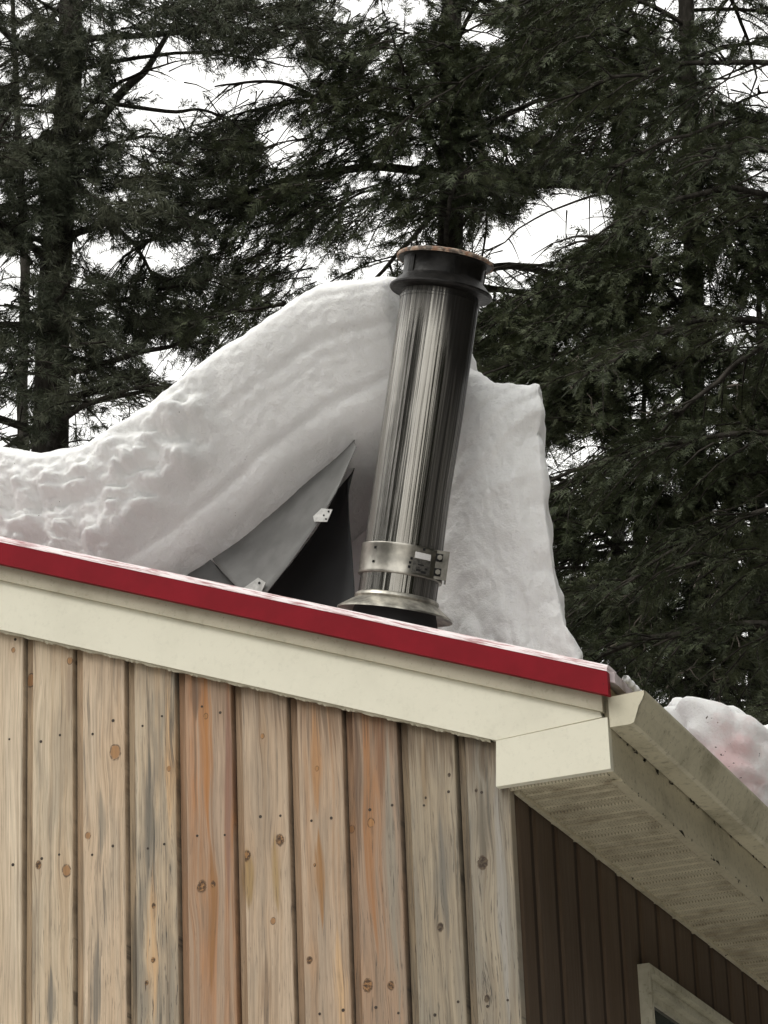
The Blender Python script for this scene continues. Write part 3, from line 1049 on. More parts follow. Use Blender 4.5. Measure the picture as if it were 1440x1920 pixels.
band = lathe('clamp_band', [(R0 * 0.99, s_b0 - 0.001), (Rb, s_b0), (Rb + 0.001, s_b0 + 0.004), (Rb, s_b0 + 0.008), (Rb * 0.998, (s_b0 + s_b1) / 2), (Rb, s_b1 - 0.008), (Rb + 0.001, s_b1 - 0.004), (Rb, s_b1), (R0 * 1.0, s_b1 + 0.001)], M_BAND, chim)


def on_band(name, phi, z, w, h, r, mat, parent, t=0.0015, nseg=6):
    V, Fc = [], []
    for i in range(nseg + 1):
        a = phi + (i / nseg - 0.5) * w / r
        for zz in (z - h / 2, z + h / 2):
            for rr in (r, r + t):
                V.append((rr * math.sin(a), -rr * math.cos(a), zz))
    for i in range(nseg):
        o_ = 4 * i
        Fc += [(o_ + 1, o_ + 5, o_ + 7, o_ + 3), (o_ + 3, o_ + 7, o_ + 6, o_ + 2), (o_, o_ + 4, o_ + 5, o_ + 1)]
    e = 4 * nseg
    Fc += [(0, 1, 3, 2), (e, e + 2, e + 3, e + 1)]
    return pymesh(name, V, Fc, mat, parent)


zc = (s_b0 + s_b1) / 2
on_band('label_plate', 0.50, zc + 0.018, 0.058, 0.020, Rb, M_STICKER, band)
on_band('label_plate', 0.50, zc - 0.018, 0.066, 0.046, Rb, M_STICKER_DARK, band, 0.0012)
for (dx, dz, w_, h_) in ((0.42, -0.030, 0.016, 0.007), (0.56, -0.034, 0.018, 0.008), (0.62, -0.022, 0.010, 0.006), (0.47, -0.012, 0.022, 0.004)):
    on_band('label_mark', dx, zc + dz, w_, h_, Rb + 0.0012, M_HOLE, band, 0.0006, 2)
for (ph, dz) in ((-0.72, 0.028), (-0.72, -0.018), (0.50, 0.040), (0.20, -0.010), (0.19, -0.024), (0.22, 0.004)):
    on_band('rivet', ph, zc + dz, 0.008, 0.008, Rb, M_HOLE, band, 0.002, 2)
bm = bmesh.new()
bx0, bx1, by0, by1 = 0.090, 0.150, -0.085, -0.045
add_box(bm, (bx0, by0, zc - 0.045), (bx1, by0 + 0.006, zc + 0.050))
add_box(bm, (bx1 - 0.006, by0 + 0.0062, zc - 0.045), (bx1, by1 + 0.05, zc + 0.050))
M_LATCH = simple('dull_latch_steel', (0.20, 0.19, 0.165), 0.5, 0.8, 0.4, 30)
bk = bm_obj('clamp_bracket', bm, M_LATCH, chim, bevel=0.0015)
for dz in (-0.022, 0.026):
    bm = bmesh.new()
    add_box(bm, (bx0 + 0.012, by0 - 0.0015, zc + dz - 0.013), (bx0 + 0.040, by0 - 0.0003, zc + dz + 0.013))
    bm_obj('slot', bm, M_HOLE, bk)
    bm = bmesh.new()
    bmesh.ops.create_cone(bm, cap_ends=True, segments=6, radius1=0.009, radius2=0.009, depth=0.010,
                          matrix=Matrix.Translation((bx0 + 0.030, by0 - 0.006, zc + dz)) @ Matrix.Rotation(rad(90), 4, 'X'))
    bm_obj('bolt', bm, M_LATCH, bk)
Rc = 108.0 / pxm
lathe('storm_collar', [(R0 * 1.0, s_col1 + 0.012), (R0 * 1.05, s_col1 + 0.008), (R0 * 1.07, s_col1), (R0 * 1.04, s_col1 - 0.006), (Rc * 0.82, s_col0 + 0.022), (Rc, s_col0 - 0.002), (Rc * 1.004, s_col0 - 0.008), (Rc * 0.985, s_col0 - 0.006), (Rc * 0.80, s_col0 + 0.008), (R0 * 1.01, s_col1 - 0.030)], M_COLLAR, chim)
lathe('roof_flashing', [(R0 * 1.02, s_col1 - 0.03), (R0 * 1.15, s_col0 - 0.05), (R0 * 1.5, s_col0 - 0.22), (R0 * 1.52, s_col0 - 0.24)], M_DARKSHEET, chim)
# cap: flange, body, lid
Rf, Rl = 98.0 / pxm, 92.0 / pxm
cap = lathe('cap', [(R0 * 0.97, s_fl - 0.016), (R0 * 1.04, s_fl - 0.012), (Rf * 0.97, s_fl - 0.012), (Rf, s_fl - 0.006), (Rf * 0.995, s_fl), (Rf * 0.95, s_fl + 0.006), (R0 * 1.14, s_fl + 0.022), (R0 * 1.05, s_fl + 0.034), (R0 * 1.03, s_fl + 0.04), (R0 * 1.03, s_lid - 0.02), (R0 * 1.06, s_lid - 0.004), (Rl * 0.97, s_lid - 0.004)], M_SOOT, chim)
n = 96
prof = [(Rl * 0.96, s_lid - 0.004), (Rl, s_lid - 0.005), (Rl * 1.01, s_lid + 0.001), (Rl * 0.992, s_lid + 0.008), (Rl * 0.95, s_lid + 0.012), (Rl * 0.4, s_lid + 0.026), (0.001, s_lid + 0.030)]
V, Fc = [], []
for i, (r_, z_) in enumerate(prof):
    for k in range(n):
        a = 2 * math.pi * k / n
        cr = 1 - (0.014 * (k % 6 == 0) if 1 <= i <= 4 else 0)
        V.append((r_ * cr * math.sin(a), -r_ * cr * math.cos(a), z_))
for i in range(len(prof) - 1):
    for k in range(n):
        j = (k + 1) % n
        Fc.append((i * n + k, i * n + j, (i + 1) * n + j, (i + 1) * n + k))
pymesh('lid', V, Fc, M_RUST, cap)
for a in (-0.9, 0.35, 1.7, 2.9, 4.3):          # straps between flange and lid
    on_band('strap', a, (s_fl + s_lid) / 2 + 0.004, 0.022, s_lid - s_fl - 0.03, R0 * 1.03, M_SOOT, cap, 0.004, 2)


# ------------------------------------------------------------------ torn sheet metal under the snow
def patch(name, rows, mat, parent=None, thick=0.003, sub=10):
    """rows: list of polylines (world points, equal counts) lofted into a bent sheet with thickness"""
    A = np.array(rows, float)

    def dens(Pn, k):
        t = np.linspace(0, Pn.shape[0] - 1, k)
        i = np.minimum(t.astype(int), Pn.shape[0] - 2)
        f = (t - i)[:, None, None]
        f = f * 1.0
        return Pn[i] * (1 - f) + Pn[i + 1] * f
    A = dens(A, sub)
    A = np.transpose(dens(np.transpose(A, (1, 0, 2)), sub * 2), (1, 0, 2))
    a, b_ = A.shape[:2]
    V = A.reshape(-1, 3)
    Fc = [(i * b_ + j, i * b_ + j + 1, (i + 1) * b_ + j + 1, (i + 1) * b_ + j) for i in range(a - 1) for j in range(b_ - 1)]
    o = pymesh(name, V, Fc, mat, parent, True)
    md = o.modifiers.new('solid', 'SOLIDIFY')
    md.thickness = thick
    md.offset = 0
    return o


Yh, Yl = 0.74, 0.50
top_edge = [aty(x, y - 22, Yh) for x, y in ((378, 1040), (430, 1005), (490, 960), (560, 905), (620, 868), (668, 836))]
low_edge = [aty(x, y, Yl) for x, y in ((455, 1112), (498, 1114), (545, 1055), (592, 988), (632, 920), (668, 838))]
mid_edge = [(np.array(a) + np.array(b_)) / 2 + np.array([0.0, -0.02, -0.012]) for a, b_ in zip(top_edge, low_edge)]
sheet = patch('metal_sheet', [top_edge, mid_edge, low_edge], M_GALV)
tag(sheet, 'bent pale grey sheet of metal hanging under the lifted snow', 'metal sheet')


def tab(name, quad, Y, holes, parent):
    P = [aty(x, y, Y) for x, y in quad]
    bm = bmesh.new()
    add_prism(bm, P, [p + np.array([0, 0.004, 0]) for p in P])
    o = bm_obj(name, bm, M_GALV_TAB, parent)
    for (hx, hy, hr) in holes:
        c = aty(hx, hy, Y - 0.0015)
        r = hr / 600.0
        V = [c + np.array([r * math.cos(t), 0, r * math.sin(t)]) for t in np.linspace(0, 2 * math.pi, 9)[:-1]]
        pymesh('hole', V + [v + np.array([0, 0.0012, 0]) for v in V], [tuple(range(8))] + [(k, (k + 1) % 8, 8 + (k + 1) % 8, 8 + k) for k in range(8)], M_HOLE, o)
    return o


tab('bracket_tab', [(587, 968), (603, 953), (623, 955), (613, 978), (589, 978)], 0.495, [(616, 959, 2.2), (607, 966, 2.0), (611, 973, 2.0)], sheet)
tab('bracket_tab', [(456, 1103), (484, 1083), (498, 1092), (488, 1114), (462, 1116)], 0.492, [(486, 1093, 3.0)], sheet)
sh2 = patch('metal_flap', [[aty(x, y, 0.66) for x, y in ((318, 1082), (352, 1064), (386, 1042))], [aty(x, y, 0.58) for x, y in ((330, 1100), (392, 1102), (462, 1110))]], M_GALV)
sh2.data.materials[0] = simple('weathered_zinc', (0.10, 0.10, 0.098), 0.6, 0.2, 0.2, 9)
tag(sh2, 'small dim grey metal flap low under the slab beside the red trim', 'metal sheet')
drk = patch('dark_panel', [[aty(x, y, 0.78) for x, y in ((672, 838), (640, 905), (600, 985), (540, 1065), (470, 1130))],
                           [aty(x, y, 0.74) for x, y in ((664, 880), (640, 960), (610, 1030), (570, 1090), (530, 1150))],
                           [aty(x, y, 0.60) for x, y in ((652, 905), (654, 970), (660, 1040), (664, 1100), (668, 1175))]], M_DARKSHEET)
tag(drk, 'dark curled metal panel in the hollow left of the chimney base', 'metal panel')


# ------------------------------------------------------------------ snow
def loft_snow(name, tops, bots, yf, depth, nt, nth, deform, mat, ex=5.0, endr=0.07, blur=1.3):
    """tops/bots: world (x,z) control points on matching stations; yf/depth per station"""
    tops, bots, yf, depth = (np.asarray(a, float) for a in (tops, bots, yf, depth))
    k = len(tops)
    cum = np.concatenate([[0], np.cumsum(np.linalg.norm(np.diff((tops + bots) / 2, axis=0), axis=1))])
    tt = np.linspace(0, cum[-1], nt)

    def interp(A):
        A = A.reshape(k, -1)
        # smooth: linear then box blur
        out = np.stack([np.interp(tt, cum, A[:, c]) for c in range(A.shape[1])], 1)
        w = max(3, int(nt / k * blur)) | 1
        pad = np.pad(out, ((w // 2, w // 2), (0, 0)), mode='edge')
        ker = np.hanning(w + 2)[1:-1]
        ker /= ker.sum()
        return np.stack([np.convolve(pad[:, c], ker, 'valid') for c in range(out.shape[1])], 1)
    Tp, Bt, Yf, Dp = interp(tops), interp(bots), interp(yf)[:, 0], interp(depth)[:, 0]
    th = np.linspace(0, 2 * math.pi, 20001)
    a = -np.sign(np.cos(th)) * np.abs(np.cos(th)) ** (2 / ex)
    b_ = np.sign(np.sin(th)) * np.abs(np.sin(th)) ** (2 / ex)
    # even spacing round the section, finest on the face seen from the ground
    wgt = np.where((a[1:] + a[:-1]) / 2 < -0.6, 1.0, 0.30)
    ln_ = np.concatenate([[0], np.cumsum(np.hypot(np.diff(a) * 1.6, np.diff(b_)) * wgt)])
    s_ = np.linspace(0, ln_[-1], nth, endpoint=False)
    a, b_ = np.interp(s_, ln_, a), np.interp(s_, ln_, b_)
    e = np.clip(np.minimum(tt, cum[-1] - tt) / endr, 0, 1)
    sc = np.sqrt(1 - (1 - e) ** 2) * 0.97 + 0.03
    bb = (b_[None, :] * (0.35 + 0.65 * sc[:, None]))
    aa = a[None, :] * sc[:, None]
    u = (bb + 1) / 2
    x = Bt[:, None, 0] * (1 - u) + Tp[:, None, 0] * u
    z = Bt[:, None, 1] * (1 - u) + Tp[:, None, 1] * u
    y = (Yf + Dp / 2)[:, None] + aa * (Dp / 2)[:, None]
    P = np.stack([x, y, z], -1)
    du = np.gradient(P, axis=0)
    dv = np.roll(P, -1, 1) - np.roll(P, 1, 1)
    N = np.cross(du, dv)
    N /= np.linalg.norm(N, axis=-1, keepdims=True) + 1e-9
    ctr = P.mean(1, keepdims=True)
    if ((P - ctr) * N).sum() < 0: N = -N
    tn = np.repeat((tt / cum[-1])[:, None], nth, 1)
    D = deform(P.reshape(-1, 3), N.reshape(-1, 3), tn.ravel(), bb.ravel(), aa.ravel())
    P = P.reshape(-1, 3) + D
    I = np.arange(nt * nth).reshape(nt, nth)
    Q = np.stack([I[:-1], I[1:], np.roll(I, -1, 1)[1:], np.roll(I, -1, 1)[:-1]], -1).reshape(-1, 4)
    Vv = np.concatenate([P, P[I[0]].mean(0)[None], P[I[-1]].mean(0)[None]])
    c0, c1 = len(P), len(P) + 1
    T = np.concatenate([Q[:, [0, 1, 2]], Q[:, [0, 2, 3]],
                        np.stack([np.full(nth, c0), I[0], np.roll(I[0], -1)], 1), np.stack([np.full(nth, c1), np.roll(I[-1], -1), I[-1]], 1)])
    return trimesh(name, Vv, T, mat, None, True)


YS = 0.30
st_px = [((-520, 745), (-520, 960)), ((-300, 790), (-300, 1010)), ((-120, 815), (-120, 1065)), ((0, 824), (0, 1092)), ((60, 850), (90, 1115)), ((120, 862), (180, 1135)), ((190, 828), (270, 1150)), ((260, 766), (332, 1092)), ((340, 676), (385, 1052)), ((420, 586), (450, 1000)),
         ((500, 536), (530, 930)), ((560, 497), (600, 873)), ((612, 473), (655, 840)), ((665, 480), (694, 812)), ((712, 468), (722, 780)), ((758, 480), (764, 735))]
back = lambda i: 0.36 * (1 - min(1, max(0, (i - 4) / 5)))
tops = [aty(*a, YS + back(i) + 0.05)[[0, 2]] for i, (a, b_) in enumerate(st_px)]
bots = [aty(*b_, YS + 0.23)[[0, 2]] for a, b_ in st_px]
yfs = [0.30, 0.28, 0.26, 0.26, 0.26, 0.27, 0.28, 0.28, 0.28, 0.28, 0.28, 0.29, 0.29, 0.30, 0.31, 0.33]
dps = [3.2, 3.2, 3.0, 2.8, 2.6, 2.4, 2.2, 2.0, 1.8, 1.6, 1.4, 1.3, 1.2, 1.1, 1.0, 0.9]
L1, L2 = aty(385, 822, YS), aty(175, 1015, YS)


def def_slab(P, N, t, b, a):
    front = sstep(0.3, -0.6, a)
    n1 = fbm(P, 3.0, 3)
    n2 = fbm(P, 14.0, 3, 5.0)
    n3 = fbm(P, 45.0, 2, 9.0)
    n4 = billow(P, 30.0, 3.0)
    D = N * (0.016 * n1 + 0.006 * n2 + 0.0035 * n3 + 0.0020 * n4 * sstep(-0.2, 0.4, fbm(P, 2.5, 2, 21.0)))[:, None]
    # bedding layers on the broken face
    lay = b + 0.09 * fbm(P, 2.2, 3, 3.0)
    fade = 0.55 + 0.45 * sstep(-0.3, 0.35, fbm(P, 3.2, 2, 11.0))
    ss = 0
    for c, w, amp in ((0.50, 0.05, 0.006), (0.12, 0.05, 0.013), (-0.05, 0.03, 0.003), (-0.42, 0.05, 0.016), (-0.72, 0.04, 0.008)):
        ss = ss - amp * sstep(c + w, c - w, lay) - 0.8 * amp * np.exp(-((lay - c) / w) ** 2)
    D = D + (front * sstep(0.28, 0.5, t) * ss * fade)[:, None] * np.array([0, -1.0, 0])
    D = D + (front * sstep(0.25, 0.6, t) * (0.24 * sstep(0.80, -1.0, b) + 0.14 * sstep(-0.45, -1.0, b) ** 2))[:, None] * np.array([0, 1.0, 0])
    # weathered slope on the left, rounded shoulder along the top of the slab
    D = D + (front * 0.40 * sstep(0.52, 0.22, t) * sstep(-0.9, 1.0, b))[:, None] * np.array([0, 1.0, 0])
    D = D + (front * 0.20 * sstep(0.30, 1.0, b) ** 2)[:, None] * np.array([0, 1.0, 0])
    # fallen crumbly snow piled on the lower left front
    side = (P[:, 0] - L2[0]) * (L1[2] - L2[2]) - (P[:, 2] - L2[2]) * (L1[0] - L2[0])
    side = side / math.hypot(L1[0] - L2[0], L1[2] - L2[2]) + 0.05 * fbm(P, 5.0, 3, 2.0)
    lm = sstep(aty(410, 800, YS)[0], aty(335, 800, YS)[0], P[:, 0]) * sstep(0.03, -0.03, side) * sstep(0.75, 0.1, b) * sstep(0.5, -0.3, a)
    lump = 0.065 + 0.024 * billow(P * np.array([0.8, 1, 1.4]), 5.0, 1.0) + 0.022 * billow(P * np.array([0.8, 1, 1.3]), 11.0, 4.0) + 0.015 * billow(P, 24.0, 8.0) + 0.006 * billow(P, 55.0, 8.0)
    D = D + (lm * lump)[:, None] * np.array([0.05, -1.0, 0.15])
    return D


slab = loft_snow('snow_sheet', tops, bots, yfs, dps, 340, 330, def_slab, M_SNOW_SPECK, ex=6.0)
tag(slab, 'thick buckled sheet of snow arched up from the roof against the left of the chimney', 'snow')

YK = 0.50
bk_px = [((628, 905), (628, 1215)), ((655, 830), (660, 1225)), ((700, 700), (705, 1235)), ((760, 648), (770, 1250)), ((830, 644), (845, 1270)), ((885, 672), (905, 1285)), ((930, 699), (955, 1300)),
         ((978, 706), (1015, 1315)), ((992, 702), (1040, 1320)), ((1006, 692), (1072, 1328)), ((1022, 704), (1118, 1338))]
tops = [aty(*a, YK)[[0, 2]] for a, b_ in bk_px]
bots = [aty(*b_, YK + 0.13)[[0, 2]] for a, b_ in bk_px]
yfs = [0.80, 0.74, 0.62, 0.54, 0.50, 0.49, 0.48, 0.48, 0.50, 0.51, 0.52]
dps = [0.7, 0.8, 0.9, 0.9, 0.9, 0.9, 0.85, 0.75, 0.68, 0.62, 0.55]


def def_block(P, N, t, b, a):
    n1 = fbm(P, 3.5, 3, 2.0)
    n2 = fbm(P, 13.0, 3, 6.0)
    n3 = fbm(P, 45.0, 2, 9.0)
    D = N * (0.024 * n1 + 0.007 * n2 + 0.004 * n3)[:, None]
    D = D + N * (sstep(0.75, 1.0, t) * 0.014 * billow(P, 9.0, 2.0))[:, None]
    D = D + (sstep(0.55, 1.0, t) * -0.055 * (1 - b * b))[:, None] * np.array([1.0, 0, 0])
    front = sstep(0.3, -0.6, a)
    lay = P[:, 2] - 0.45 * (P[:, 0] + 0.2) + 0.06 * fbm(P, 4.0, 2, 3.0)
    ss = 0
    for c, amp in ((6.06, 0.014), (5.97, 0.018), (5.88, 0.014), (5.72, 0.010)):
        dd = lay - c
        ss = ss + amp * sstep(-0.035, 0.0, dd) * sstep(0.10, 0.0, dd)
    D = D + (front * sstep(0.35, 0.7, t) * ss)[:, None] * np.array([0.3, -1.0, 0])
    D = D + (front * 0.17 * sstep(0.9, -0.8, b))[:, None] * np.array([0, 1.0, 0])
    cl = front * sstep(-0.1, -0.7, b) * (0.016 * billow(P, 6.0, 3.0) + 0.007 * billow(P, 15.0, 5.0))
    D = D + cl[:, None] * np.array([0.2, -1.0, 0])
    D = D - (np.maximum(P[:, 1] - 0.5, 0) * 0.36 * sstep(0.3, 0.8, t))[:, None] * np.array([1.0, 0, 0])
    return D


blk = loft_snow('snow_block', tops, bots, yfs, dps, 260, 330, def_block, M_SNOW_SPECK, ex=9.0, endr=0.03, blur=0.45)
tag(blk, 'tall upright block of snow standing on the roof behind and right of the chimney', 'snow')

# heap hanging over the eave farther along the roof
hc = np.array([0.15, 2.85, zr(0.15) + 0.185])
bm = bmesh.new()
bmesh.ops.create_icosphere(bm, subdivisions=6, radius=1.0)
V = np.array([v.co[:] for v in bm.verts])
T = np.array([[v.index for v in f.verts] for f in bm.faces])
bm.free()
E = np.sign(V) * np.abs(V) ** 0.8
Pn = hc + E * np.array([0.40, 1.15, 0.30])
Pn = Pn + V * (0.07 * fbm(Pn, 2.6, 3) + 0.06 * billow(Pn, 4.5, 2.0) + 0.03 * billow(Pn, 10.0, 6.0) + 0.010 * fbm(Pn, 25, 2))[:, None]
Pn[:, 2] -= 0.383 * (Pn[:, 0] - hc[0]) * 0.8
def heap_mat():
    m = snow_mat('heap_snow', 0.9)
    n, l = m.node_tree.nodes, m.node_tree.links
    g = NG(m)
    b = n['Principled BSDF']
    old = b.inputs['Base Color'].links[0].from_socket
    P = g.pos()
    from mathutils.bvhtree import BVHTree
    bv = BVHTree.FromPolygons([tuple(map(float, p)) for p in Pn], [tuple(map(int, t)) for t in T])
    hit = bv.ray_cast(Vector(CAMP), Vector(ray(1378, 1425)).normalized())[0]
    c0 = np.array(hit) if hit is not None else atx(1375, 1440, 0.42)
    v = n.new('ShaderNodeVectorMath')
    v.operation = 'DISTANCE'
    l.new(P, v.inputs[0])
    v.inputs[1].default_value = tuple(c0)
    dd = g.math('ADD', v.outputs['Value'], g.math('MULTIPLY', g.math('SUBTRACT', g.noise(P, 7.0, 4, 0.6), 0.5), 0.5))
    c = g.mix(g.mapr(dd, 0.0, 0.24, 0.42, 0.0), old, (0.62, 0.16, 0.17))  # red bounce off the roof, painted into the snow colour
    tw = g.math('MULTIPLY', g.mapr(g.noise(P, 22.0, 4, 0.7), 0.65, 0.68), g.mapr(dd, 0.20, 0.45, 1.0, 0.0))
    l.new(g.mix(tw, c, (0.06, 0.03, 0.025)), b.inputs['Base Color'])
    return m


heap = trimesh('snow_heap', Pn, T, heap_mat(), None, True)
tag(heap, 'lumpy heap of snow hanging over the gutter at the right edge', 'snow')

# ------------------------------------------------------------------ trees
SPRAYS = []


def spray_template(kind, seed):
    r = np.random.default_rng(seed)
    V, T = [], []

    def blade(p, d, L, w, s):
        d = d / np.linalg.norm(d)
        i = len(V)
        m_ = p + d * L * 0.45
        V.extend([p + d * L * 0.15 + s * w, p + d * L, p + d * L * 0.15 - s * w])
        T.append((i, i + 1, i + 2))
    if kind == 'hemlock':
        blade(np.array([0, 0, 0.]), np.array([1, 0, -0.08]), 1.0, 0.028, np.array([0, 1, 0.]))
        for k in range(6):
            for sgn in (1, -1):
                t = 0.12 + 0.14 * k + r.uniform(-0.04, 0.04)
                p = np.array([t, 0, -0.08 * t * t])
                L = (0.50 - 0.30 * abs(t - 0.35)) * r.uniform(0.7, 1.15) * (1.05 - 0.5 * t)
                d = np.array([0.75, sgn * r.uniform(0.6, 1.0), r.uniform(-0.45, 0.12)])
                blade(p, d, L, 0.034 * r.uniform(0.8, 1.2), np.array([-d[1], d[0], r.uniform(-.3, .3)]) / 1.2)
    else:
        for k in range(13):
            t = r.uniform(0.0, 0.5)
            p = np.array([t, 0, 0])
            a = r.uniform(0, 2 * math.pi)
            d = np.array([r.uniform(0.55, 1.1), 0.62 * math.cos(a), 0.62 * math.sin(a) - 0.12])
            s = np.cross(d, r.normal(size=3))
            s /= np.linalg.norm(s)
            blade(p, d, r.uniform(0.5, 0.85), 0.026, s)
    return np.array(V), np.array(T)


TPL = {k: [spray_template(k, 10 + i) for i in range(5)] for k in ('hemlock', 'pine')}


def sprays_mesh(name, O, Dv, size, kind, mat, parent, base):
    """place the spray templates at O along Dv"""
    n = len(O)
    Dv = Dv / np.linalg.norm(Dv, axis=1, keepdims=True)
    up = np.tile(np.array([0, 0, 1.0]), (n, 1)) + rng.normal(0, 0.42, (n, 3))
    sd = np.cross(up, Dv)
    sd /= np.linalg.norm(sd, axis=1, keepdims=True)
    up = np.cross(Dv, sd)
    which = rng.integers(0, 5, n)
    VV, TT, off = [], [], 0
    for w in range(5):
        ii = np.where(which == w)[0]
        if not len(ii): continue
        V, T = TPL[kind][w]
        s = size[ii][:, None, None]
        P = O[ii][:, None, :] + s * (V[None, :, 0:1] * Dv[ii][:, None, :] + V[None, :, 1:2] * sd[ii][:, None, :] + V[None, :, 2:3] * up[ii][:, None, :])
        VV.append(P.reshape(-1, 3))
        TT.append((T[None] + (np.arange(len(ii)) * len(V))[:, None, None] + off).reshape(-1, 3))
        off += len(ii) * len(V)
    o = trimesh(name, np.concatenate(VV) - base, np.concatenate(TT), mat, parent)
    o['kind'] = 'stuff'
    return o


def tube_arrays(pts, rads, sides):
    pts = np.asarray(pts, float)
    d = np.gradient(pts, axis=0)
    d /= np.linalg.norm(d, axis=1, keepdims=True) + 1e-9
    ref = np.where(np.abs(d[:, 2:3]) > 0.9, np.array([[1.0, 0, 0]]), np.array([[0, 0, 1.0]]))
    s = np.cross(d, ref)
    s /= np.linalg.norm(s, axis=1, keepdims=True) + 1e-9
    t = np.cross(s, d)
    a = np.linspace(0, 2 * math.pi, sides, endpoint=False)
    P = pts[:, None] + np.asarray(rads)[:, None, None] * (np.cos(a)[None, :, None] * s[:, None] + np.sin(a)[None, :, None] * t[:, None])
    m_ = len(pts)
    I = np.arange(m_ * sides).reshape(m_, sides)
    J = np.roll(I, -1, 1)
    Q = np.stack([I[:-1], J[:-1], J[1:], I[1:]], -1).reshape(-1, 4)
    return P.reshape(-1, 3), np.concatenate([Q[:, [0, 1, 2]], Q[:, [0, 2, 3]]])


def tubes_mesh(name, lst, mat, parent, base, sides=5, smooth=True):
    VV, TT, off = [], [], 0
    for pts, rads in lst:
        V, T = tube_arrays(pts, rads, sides)
        VV.append(V)
        TT.append(T + off)
        off += len(V)
    return trimesh(name, np.concatenate(VV) - base, np.concatenate(TT), mat, parent, smooth)


# openings where the crowns leave the sky clear: px, py, half width, half height, strength
GAPS = [(410, 155, 135, 50, 0.86), (300, 120, 70, 50, 0.8), (530, 130, 50, 45, 0.75), (528, 262, 46, 42, 1.0), (330, 210, 80, 40, 0.6), (275, 290, 50, 30, 0.4), (420, 340, 70, 25, 0.25),
        (310, 480, 55, 38, 0.72), (350, 560, 60, 25, 0.45), (440, 420, 60, 30, 0.25), (900, 62, 46, 30, 0.97), (985, 212, 40, 30, 0.85), (955, 290, 45, 25, 0.55), (1110, 255, 60, 40, 0.5),
        (1040, 405, 95, 55, 0.93), (965, 465, 75, 45, 0.97), (1100, 390, 60, 40, 0.8), (1395, 150, 70, 42, 0.92), (1350, 120, 40, 22, 0.8), (1420, 195, 40, 18, 0.8),
        (1105, 838, 38, 30, 0.92), (1062, 880, 45, 55, 0.7), (1150, 1010, 65, 32, 0.6), (1075, 1065, 40, 22, 0.6), (315, 665, 55, 42, 0.85), (240, 760, 70, 40, 0.55), (25, 780, 50, 32, 0.75),
        (60, 210, 45, 30, 0.4), (40, 590, 30, 50, 0.2), (1420, 320, 40, 50, 0.5), (1400, 600, 30, 20, 0.8), (1330, 850, 30, 30, 0.4), (950, 540, 60, 25, 0.5), (880, 30, 30, 12, .6),
        (650, 470, 110, 22, 0.3), (430, 610, 60, 30, 0.35), (560, 480, 60, 30, 0.35)]


CLUMPS = {
    'large dark pine on the left': [(40, 280, 80, 60, 50, -0.3), (160, 130, 60, 50, 30, -0.4), (150, 330, 150, 85, 150, -0.6), (70, 110, 130, 90, 110, -0.5), (270, 25, 150, 40, 80, -0.3), (90, 200, 110, 60, 50, -0.5), (60, 420, 90, 60, 50, -0.5), (60, 620, 60, 80, 30, -0.4), (260, 420, 90, 50, 40, -0.3), (430, 22, 150, 38, 90, -0.3), (190, 640, 90, 70, 70, 0.2), (230, 560, 110, 50, 70, 0.0), (30, 720, 60, 70, 40, -0.3), (350, 300, 110, 45, 50, 0.1), (110, 560, 60, 80, 40, -0.5), (330, 190, 60, 60, 24, 0.0)],
    'tall dark hemlock': [(850, 120, 60, 110, 70, -0.5), (850, 330, 50, 80, 50, -0.5), (760, 170, 170, 130, 250, -0.6), (720, 330, 150, 100, 150, -0.5), (880, 170, 90, 110, 90, -0.6), (560, 400, 130, 60, 90, -0.3), (640, 60, 130, 60, 90, -0.3), (1000, 100, 110, 80, 110, -0.4), (480, 510, 120, 60, 90, -0.2), (420, 590, 100, 50, 80, 0.0), (330, 590, 70, 40, 40, 0.2), (470, 330, 110, 60, 80, -0.2), (440, 245, 80, 35, 30, 0.0), (520, 200, 60, 40, 30, 0.0), (1020, 250, 90, 50, 40, -0.2), (980, 310, 110, 25, 40, -0.2)],
    'broad hemlock filling the right side with drooping sprays': [(1260, 230, 150, 170, 300, -0.7), (1280, 500, 170, 150, 320, -0.7), (1060, 620, 170, 90, 220, -0.6), (1240, 760, 190, 140, 330, -0.7), (1210, 950, 190, 100, 220, -0.6), (1260, 1160, 190, 120, 260, -0.7), (1140, 60, 150, 80, 170, -0.3), (1400, 880, 80, 200, 150, -0.3), (1400, 420, 70, 140, 110, -0.3), (1130, 200, 120, 60, 70, -0.2)],
}


def gap_p(P):
    px, py = proj(P)
    nz = 0.30 * vnoise(np.stack([px / 38.0, py / 30.0, px * 0 + 3.3], -1))
    keep = np.ones(len(px))
    for gx_, gy_, a, b_, s in GAPS:
        d = np.sqrt(((px - gx_) / a) ** 2 + ((py - gy_) / b_) ** 2) + nz
        keep *= 1 - s * sstep(1.15, 0.75, d)
    # fine chinks of sky between the twigs
    fn = vnoise(np.stack([px / 13.0, py / 9.0, px * 0 + 1.7], -1)) * 0.65 + vnoise(np.stack([px / 60.0, py / 45.0, px * 0 + 8.1], -1)) * 0.5
    keep = keep ** 1.5 * (1 - np.where(px > 900, 0.50, 0.72) * sstep(0.30, 0.50, fn))
    return keep


